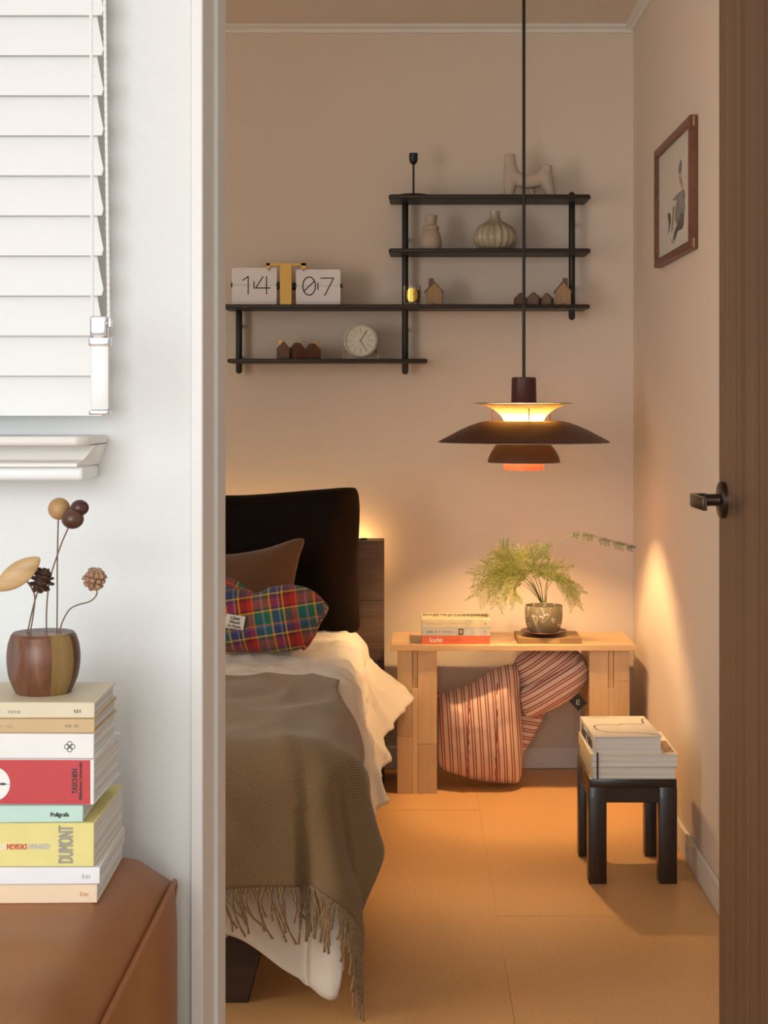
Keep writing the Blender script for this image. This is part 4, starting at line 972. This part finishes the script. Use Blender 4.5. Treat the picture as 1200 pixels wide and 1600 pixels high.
def frond(pts, depth, mat_, start=.45, width=.05, seed=0, droop=.3, npin=13, dense=.75):
    "pts in zoomed photo coordinates (x3, origin 600,800); depth offsets interpolate"
    rd = random.Random(seed); n_ = 40
    P3 = [P(600+x/3, 800+y/3, dF+.02+depth*k/(len(pts)-1)) for k, (x, y) in enumerate(pts)]
    C = spline(P3, n_); b = MB(); stm = MB().tube(C, [.0011-.0007*k/n_ for k in range(n_+1)], 5)
    def needle(p, d_, L, wd):
        side = d_.cross(Vector((rd.uniform(-.3, .3), -1, rd.uniform(-.3, .3)))).normalized()*wd
        vs_ = [b.bm.verts.new(p), b.bm.verts.new(p+d_*L*.5+side), b.bm.verts.new(p+d_*L), b.bm.verts.new(p+d_*L*.5-side)]
        b.bm.faces.new(vs_)
    for k in range(npin):
        t = start+(1-start)*k/npin; i = min(n_-1, int(t*n_)); p = C[i]; tan_ = (C[i+1]-C[i]).normalized()
        prof_ = math.sin(PI*min(1, .12+.88*(1-k/npin)))**.6*(1 if k > 1 else .7)
        for sg in (-1, 1):
            perp = Vector((-tan_.z, rd.uniform(-.5, .5), tan_.x)).normalized()*sg
            d_ = (tan_*.75+perp*.8+Vector((0, rd.uniform(-.3, .3), -droop))).normalized(); L = width*(.35+.65*prof_)*rd.uniform(.75, 1.1)
            m_ = max(5, int(L/.0036*dense)); cur = p.copy()
            for j in range(m_):
                d2 = (d_+Vector((0, 0, -droop*.6*j/m_))).normalized(); nx = cur+d2*(L/m_)
                needle(cur, d2, L/m_*1.3, .0005)
                side = d2.cross(Vector((0, -1, 0))).normalized(); nl = .0105*(1-.65*j/m_)*rd.uniform(.7, 1.15)
                for s3 in (-1, 1): needle(cur, (d2*.8+side*s3*.9+Vector((0, rd.uniform(-.4, .4), 0))).normalized(), nl, .00095)
                cur = nx
    f = b.build('frond', mat_, fern, world=True, smooth=False)
    stm.build('frond_stem', STEM, f, world=True)
base = (745, 425)
frond([(735, 425), (690, 360), (620, 290), (520, 270), (412, 300)], -.05, LEAF[0], .42, .055, 1)
frond([(740, 425), (700, 340), (640, 260), (590, 210), (540, 168)], .0, LEAF[2], .42, .055, 2, .1)
frond([(738, 425), (690, 350), (600, 300), (500, 320), (432, 400)], -.09, LEAF[1], .42, .06, 3)
frond([(742, 425), (700, 345), (630, 300), (560, 340), (528, 440)], -.10, LEAF[0], .42, .055, 4)
frond([(748, 425), (730, 330), (690, 240), (720, 190), (765, 182)], .03, LEAF[2], .45, .045, 5, .15)
frond([(742, 425), (715, 330), (660, 240), (640, 200), (720, 178)], .05, LEAF[1], .45, .04, 6, .1)
frond([(745, 425), (735, 340), (720, 290), (780, 262), (868, 276)], -.04, LEAF[1], .42, .045, 7, .2)
frond([(752, 425), (760, 340), (790, 300), (850, 330), (925, 385)], -.06, LEAF[0], .40, .045, 8)
frond([(755, 425), (770, 350), (820, 310), (870, 360), (898, 440)], -.03, LEAF[1], .45, .045, 9)
frond([(738, 425), (700, 350), (640, 290), (560, 250), (470, 250)], .02, LEAF[0], .4, .055, 10, .2)
frond([(740, 425), (690, 370), (630, 330), (600, 360), (620, 420)], -.10, LEAF[1], .45, .04, 11)
frond([(740, 425), (700, 330), (660, 260), (590, 230), (520, 215)], -.05, LEAF[1], .4, .06, 12, .2)
frond([(740, 425), (720, 340), (690, 275), (730, 260), (800, 275)], -.07, LEAF[0], .45, .05, 13, .3)
frond([(738, 425), (690, 340), (610, 270), (540, 290), (480, 360)], -.03, LEAF[2], .4, .06, 14, .3)
frond([(760, 425), (765, 330), (775, 220), (815, 150), (860, 118), (930, 104), (1030, 128), (1110, 150), (1182, 168)], -.02, LEAF[3], .56, .024, 15, .6, 13, .45)

# ------------------------------------------------------------------ striped knotted cushion under the bench
cre = (.68, .54, .45); rdd = (.36, .085, .06)
STR = stripes_mat('red_ticking', [(0, rdd), (.17, cre), (.33, rdd), (.50, cre)], .0225)
dT = 4.76; sT = S(dT)
kc = thing('knotted_cushion', 'red and cream striped cushion tied in a knot under the bench', 'cushion', ((752-VX)/sT, dT, 0))
o_ = lambda pts: out(pts, 752, 630+CZ*sT, sT)
body = puff(o_([(684, 1092), (705, 1080), (740, 1066), (772, 1046), (800, 1038), (809, 1046), (813, 1080), (815, 1130), (817, 1185), (812, 1219), (790, 1223), (750, 1219), (712, 1209), (686, 1195), (681, 1150)]), .095, .09, 96, 16, 3, None, .0035, 18, uvrot=.06, seed=6, sharp=.55)
body.build('cushion_body', STR, kc, ang=3)
arm = puff(o_([(803, 1040), (820, 1020), (850, 1012), (890, 1014), (910, 1024), (916, 1040), (914, 1062), (890, 1090), (850, 1114), (820, 1118), (812, 1085)]), .06, .06, 72, 12, 3, None, .003, 20, uvrot=-.98, seed=8, sharp=.55)
arm.bm.transform(Matrix.Translation((0, .02, 0))); arm.build('knot_loop', STR, kc, ang=3)
ar2 = puff(o_([(812, 1080), (835, 1065), (870, 1045), (902, 1030), (915, 1036), (915, 1060), (895, 1086), (855, 1108), (822, 1117)]), .035, .03, 64, 10, 3, None, .002, 20, uvrot=-1.02, seed=9, sharp=.55)
ar2.bm.transform(Matrix.Translation((0, -.03, 0))); ar2.build('knot_fold', STR, kc, ang=3)
tl = puff(o_([(810, 1112), (850, 1110), (853, 1118), (842, 1140), (828, 1165), (817, 1182), (808, 1180)]), .035, .04, 48, 10, 3, None, .002, 20, uvrot=PI/2-.15, seed=10, sharp=.55)
tl.bm.transform(Matrix.Translation((0, .03, 0))); tl.build('knot_tail', STR, kc, ang=3)
l2 = puff(o_([(676, 1092), (688, 1088), (692, 1110), (692, 1160), (684, 1165), (676, 1140)]), .04, .04, 40, 8, 3, None, .002, 20, uvrot=PI/2, seed=11, sharp=.55)
l2.bm.transform(Matrix.Translation((0, .04, 0))); l2.build('knot_tail', STR, kc, ang=3)
# seams
SEAM = plain('gathered_seam', (.30, .09, .07), .9, var=.3, sc=200, bmp=.6)
for sx_ in ((731, 1080, 729, 1205), (775, 1060, 772, 1212)):
    pts = []
    L0 = o_([(sx_[0], sx_[1]), (sx_[2], sx_[3])])
    for t in range(26):
        q = t/25; pts.append(Vector((L0[0][0]*(1-q)+L0[1][0]*q+.0015*math.sin(t*1.9), -.094+.018*(abs(q-.55)*2)**3, L0[0][1]*(1-q)+L0[1][1]*q)))
    MB().tube(pts, [.0015+.0012*abs(math.sin(t*2.1)) for t in range(26)], 6).build('seam', SEAM, kc)
tg = o_([(899, 1076), (913.5, 1091), (899.5, 1103.5), (885, 1088)])
MB().prism(tg, -.074, -.0725, 'y', .0003).build('cloth_tag', M['black'], kc, smooth=False)
tc = o_([(899, 1090)])[0]
b = MB()
for k in range(4): pass
stroke(b, [(tc[0]-.004, tc[1]+.006), (tc[0]-.004, tc[1]-.006), (tc[0]+.005, tc[1]-.006)], .0014, -.074); stroke(b, [(tc[0]-.004, tc[1]+.006), (tc[0]+.004, tc[1]+.006), (tc[0]+.004, tc[1]-.001), (tc[0]-.004, tc[1]-.001)], .0014, -.074)
b.build('tag_mark', LINK, kc, smooth=False)

# ------------------------------------------------------------------ dark stool with three books
DW = wood('dark_stool_wood', (.008, .005, .0035), (.032, .017, .010), 'z', 30, .08, .35, coat=.15)
st0 = 3.79; st1 = 4.065; s_ = S(st0)
sx0 = (920-VX)/s_; sx1 = (1058.5-VX)/s_; stz = .2505
stool = thing('wooden_stool', 'small dark wooden stool with square legs beside the right wall', 'stool', ((sx0+sx1)/2, (st0+st1)/2, 0))
MB().box(sx0+.001, sx1-.001, st0, st1, stz-.022, stz, .004, 2).build('seat', DW, stool, world=True)
lw = .043
for fx_, a in ((sx0, 0), (sx1, 1)):
    for fy_, c_ in ((st0+.002, 0), (st1-.002, 1)):
        xA = fx_ if a == 0 else fx_-lw; yA = fy_ if c_ == 0 else fy_-lw
        b = MB().box(xA, xA+lw, yA, yA+lw, 0, stz-.02, .003, 2)
        for v in b.bm.verts:
            if v.co.z > .1: v.co.x += (.006 if a == 0 else -.004)*0
        b.build('leg', DW, stool, world=True)
for yy in (st0+.006, st1-.03): MB().box(sx0+lw-.002, sx1-lw+.002, yy, yy+.024, .192, stz-.021, .002).build('apron', DW, stool, world=True)
for xx in (sx0+.005, sx1-.029): MB().box(xx, xx+.024, st0+lw, st1-lw, .192, stz-.021, .002).build('apron', DW, stool, world=True)
dO = 3.785; sO = S(dO)
def obook(label, x0, x1, yt, yb, dy, col, rz, pages, spine_mat, hard=True, z=None):
    wx = (x1-x0)/sO; h = (yb-yt)/sO; c_ = Matrix.Rotation(rz, 3, 'Z') @ Vector((wx/2, dy/2, 0))
    r = book('book', label, ((x0-VX)/sO+c_.x, dO+c_.y, z), wx, dy, h, None, col, pages, rz, None, 'left', .0022, hard, spine_mat); return r, wx, h
o3, ow3, oh3 = obook('pale green-grey book with black elastic at the bottom of the stool stack', 925, 1056.5, 1197.5, 1217, .265, (.50, .54, .46), .0, PGW, MAT((.62, .55, .36)), z=stz)
o2, ow2, oh2 = obook('wide cream-spined book in the middle of the stool stack', 922.5, 1060, 1178, 1197.3, .265, (.78, .74, .62), .0, PGW, MAT((.72, .60, .34)), z=stz+oh3)
o1, ow1, oh1 = obook('white book with a black line drawing on top of the stool stack', 928.5, 1035, 1150, 1177.8, .245, (.76, .71, .62), .03, PGW, None, z=stz+oh3+oh2)
MB().box(-ow3/2+.011, -ow3/2+.015, -.265/2-.0012, -.265/2-.0002, -.0+.001, oh3+.034).build('elastic_band', M['black'], o3)
b = MB(); b.box(ow2/2-.028, ow2/2-.006, -.11, .02, oh2, oh2+.0003); b.build('cover_photo', plain('cover_photo', (.32, .19, .09), .5, var=.7, sc=70, bmp=0), o2, smooth=False)
marks(o2, GINK, -.005, .02, -.265/2-.0003, oh2-.001, .0008, 6, 12)
# line drawing on the top cover (zoomed photo coordinates)
def cov(x, y):
    u = None
    px_ = 880+x/4.573; py_ = 1090+y/4.573; z = stz+oh1+oh2+oh3; d = (CZ-z)*F/(py_-VY); wpt = Vector(((px_-VX)*d/F, d, z))
    return (Matrix.Rotation(-.03, 3, 'Z') @ (wpt-Vector(o1.location)))
def clampc(v): return Vector((max(-ow1/2+.002, min(ow1/2-.002, v.x)), max(-.1215, min(.1215, v.y)), oh1+.0001))
L = [clampc(cov(*p)) for p in [(592, 150), (562, 158), (572, 182), (545, 190), (480, 188), (420, 190), (390, 196), (300, 193), (240, 197), (222, 208), (250, 232), (330, 247), (450, 250), (560, 253), (640, 262), (700, 268)]]
L = spline(L, 80); b = MB(); pr_ = None
for k, p in enumerate(L):
    t_ = (L[min(k+1, 80)]-L[max(0, k-1)]).normalized(); n_ = Vector((-t_.y, t_.x, 0))*.0018; A = b.bm.verts.new(Vector((p.x, p.y, oh1+.0002))+n_); B = b.bm.verts.new(Vector((p.x, p.y, oh1+.0002))-n_)
    if pr_: b.bm.faces.new((pr_[0], A, B, pr_[1]))
    pr_ = (A, B)
b.build('cover_drawing', M['black'], o1, smooth=False)
me = MB()
for i, (xa, ln) in enumerate(((-.062, .05), (-.062, .075))):
    for j in range(int(ln/.0042)): me.box(xa+j*.0042, xa+j*.0042+.003, .108-i*.008, .108-i*.008+.0032, oh1, oh1+.0002)
me.build('printed_characters', GINK, o1, smooth=False)
text('Alvar Aalto', (.185, .030), M['black'], o1, (-ow1/2-.0009, 0, oh1*.48), rot=(PI/2, 0, -PI/2))

# ------------------------------------------------------------------ picture on the right wall
RW = wood('reddish_frame_wood', (.11, .035, .016), (.21, .075, .036), 'y', 30, .08, .4, c3=(.16, .052, .024))
ft = .021; yA, yB2 = 3.868, 4.435; zA, zB_ = 1.514, 1.838; fwd = .021
pf = thing('picture_frame', 'wood-framed grey watercolour picture on the right wall', 'picture', (XR, (yA+yB2)/2, zA))
X0, X1 = XR-ft, XR-.001
MB().box(X0, X1, yA, yA+fwd, zA, zB_, .0015).build('frame_side', RW, pf, world=True); MB().box(X0, X1, yB2-fwd, yB2, zA, zB_, .0015).build('frame_side', RW, pf, world=True)
MB().box(X0, X1, yA+fwd, yB2-fwd, zB_-fwd, zB_, .0015).build('frame_rail', RW, pf, world=True); MB().box(X0, X1, yA+fwd, yB2-fwd, zA, zA+fwd, .0015).build('frame_rail', RW, pf, world=True)
for z0_, z1_ in ((zA+.003, zA+.026), (zB_-.026, zB_-.003)): MB().box(X0+.009, X0+.012, yA-.0004, yA+.001, z0_, z1_).build('corner_spline', plain('pale_spline', (.55, .33, .12), .5), pf, world=True)
xp = XR-.010
MB().box(xp, XR-.001, yA+fwd, yB2-fwd, zA+fwd, zB_-fwd).build('paper', plain('picture_paper', (.62, .59, .53), .8, var=.02), pf, world=True, smooth=False)
GW = plain('grey_wash', (.25, .235, .21), .9, var=.35, sc=30); DWsh = plain('dark_wash', (.13, .115, .10), .9, var=.4, sc=40); PKW = plain('rose_wash', (.42, .30, .26), .9, var=.3, sc=40)
def pic(x, y):   # zoomed photo coords (x3.333, origin 960,0)
    px_ = 960+x/3.3333; d = xp*F/(px_-VX); return (d, CZ+(VY-y/3.3333)*d/F)
def wash(pts, m_, k): MB().prism([tuple(p) for p in smoothloop([Vector(pic(*p)) for p in pts], 30)], xp-.0003-k*.0002, xp, 'x').build('brush_shape', m_, pf, world=True, smooth=False)
wash([(347, 830), (352, 850), (350, 890), (342, 910), (334, 895), (338, 860)], GW, 1)
wash([(340, 900), (352, 930), (360, 975), (356, 990), (345, 960), (337, 930)], PKW, 2)
wash([(305, 1040), (335, 1005), (362, 988), (368, 1010), (366, 1040), (330, 1045)], GW, 1)
wash([(330, 1045), (366, 1045), (362, 1130), (340, 1180), (318, 1150), (318, 1090)], GW, 2)
wash([(345, 1120), (362, 1115), (356, 1185), (330, 1205), (318, 1245), (308, 1240), (316, 1200), (332, 1160)], DWsh, 3)
wash([(278, 1120), (290, 1110), (294, 1150), (286, 1200), (280, 1220), (284, 1170)], DWsh, 1)
wash([(305, 1080), (313, 1075), (311, 1130), (304, 1195), (298, 1210), (300, 1140)], GW, 1)
wash([(303, 1240), (316, 1245), (308, 1270), (298, 1265)], PKW, 1)
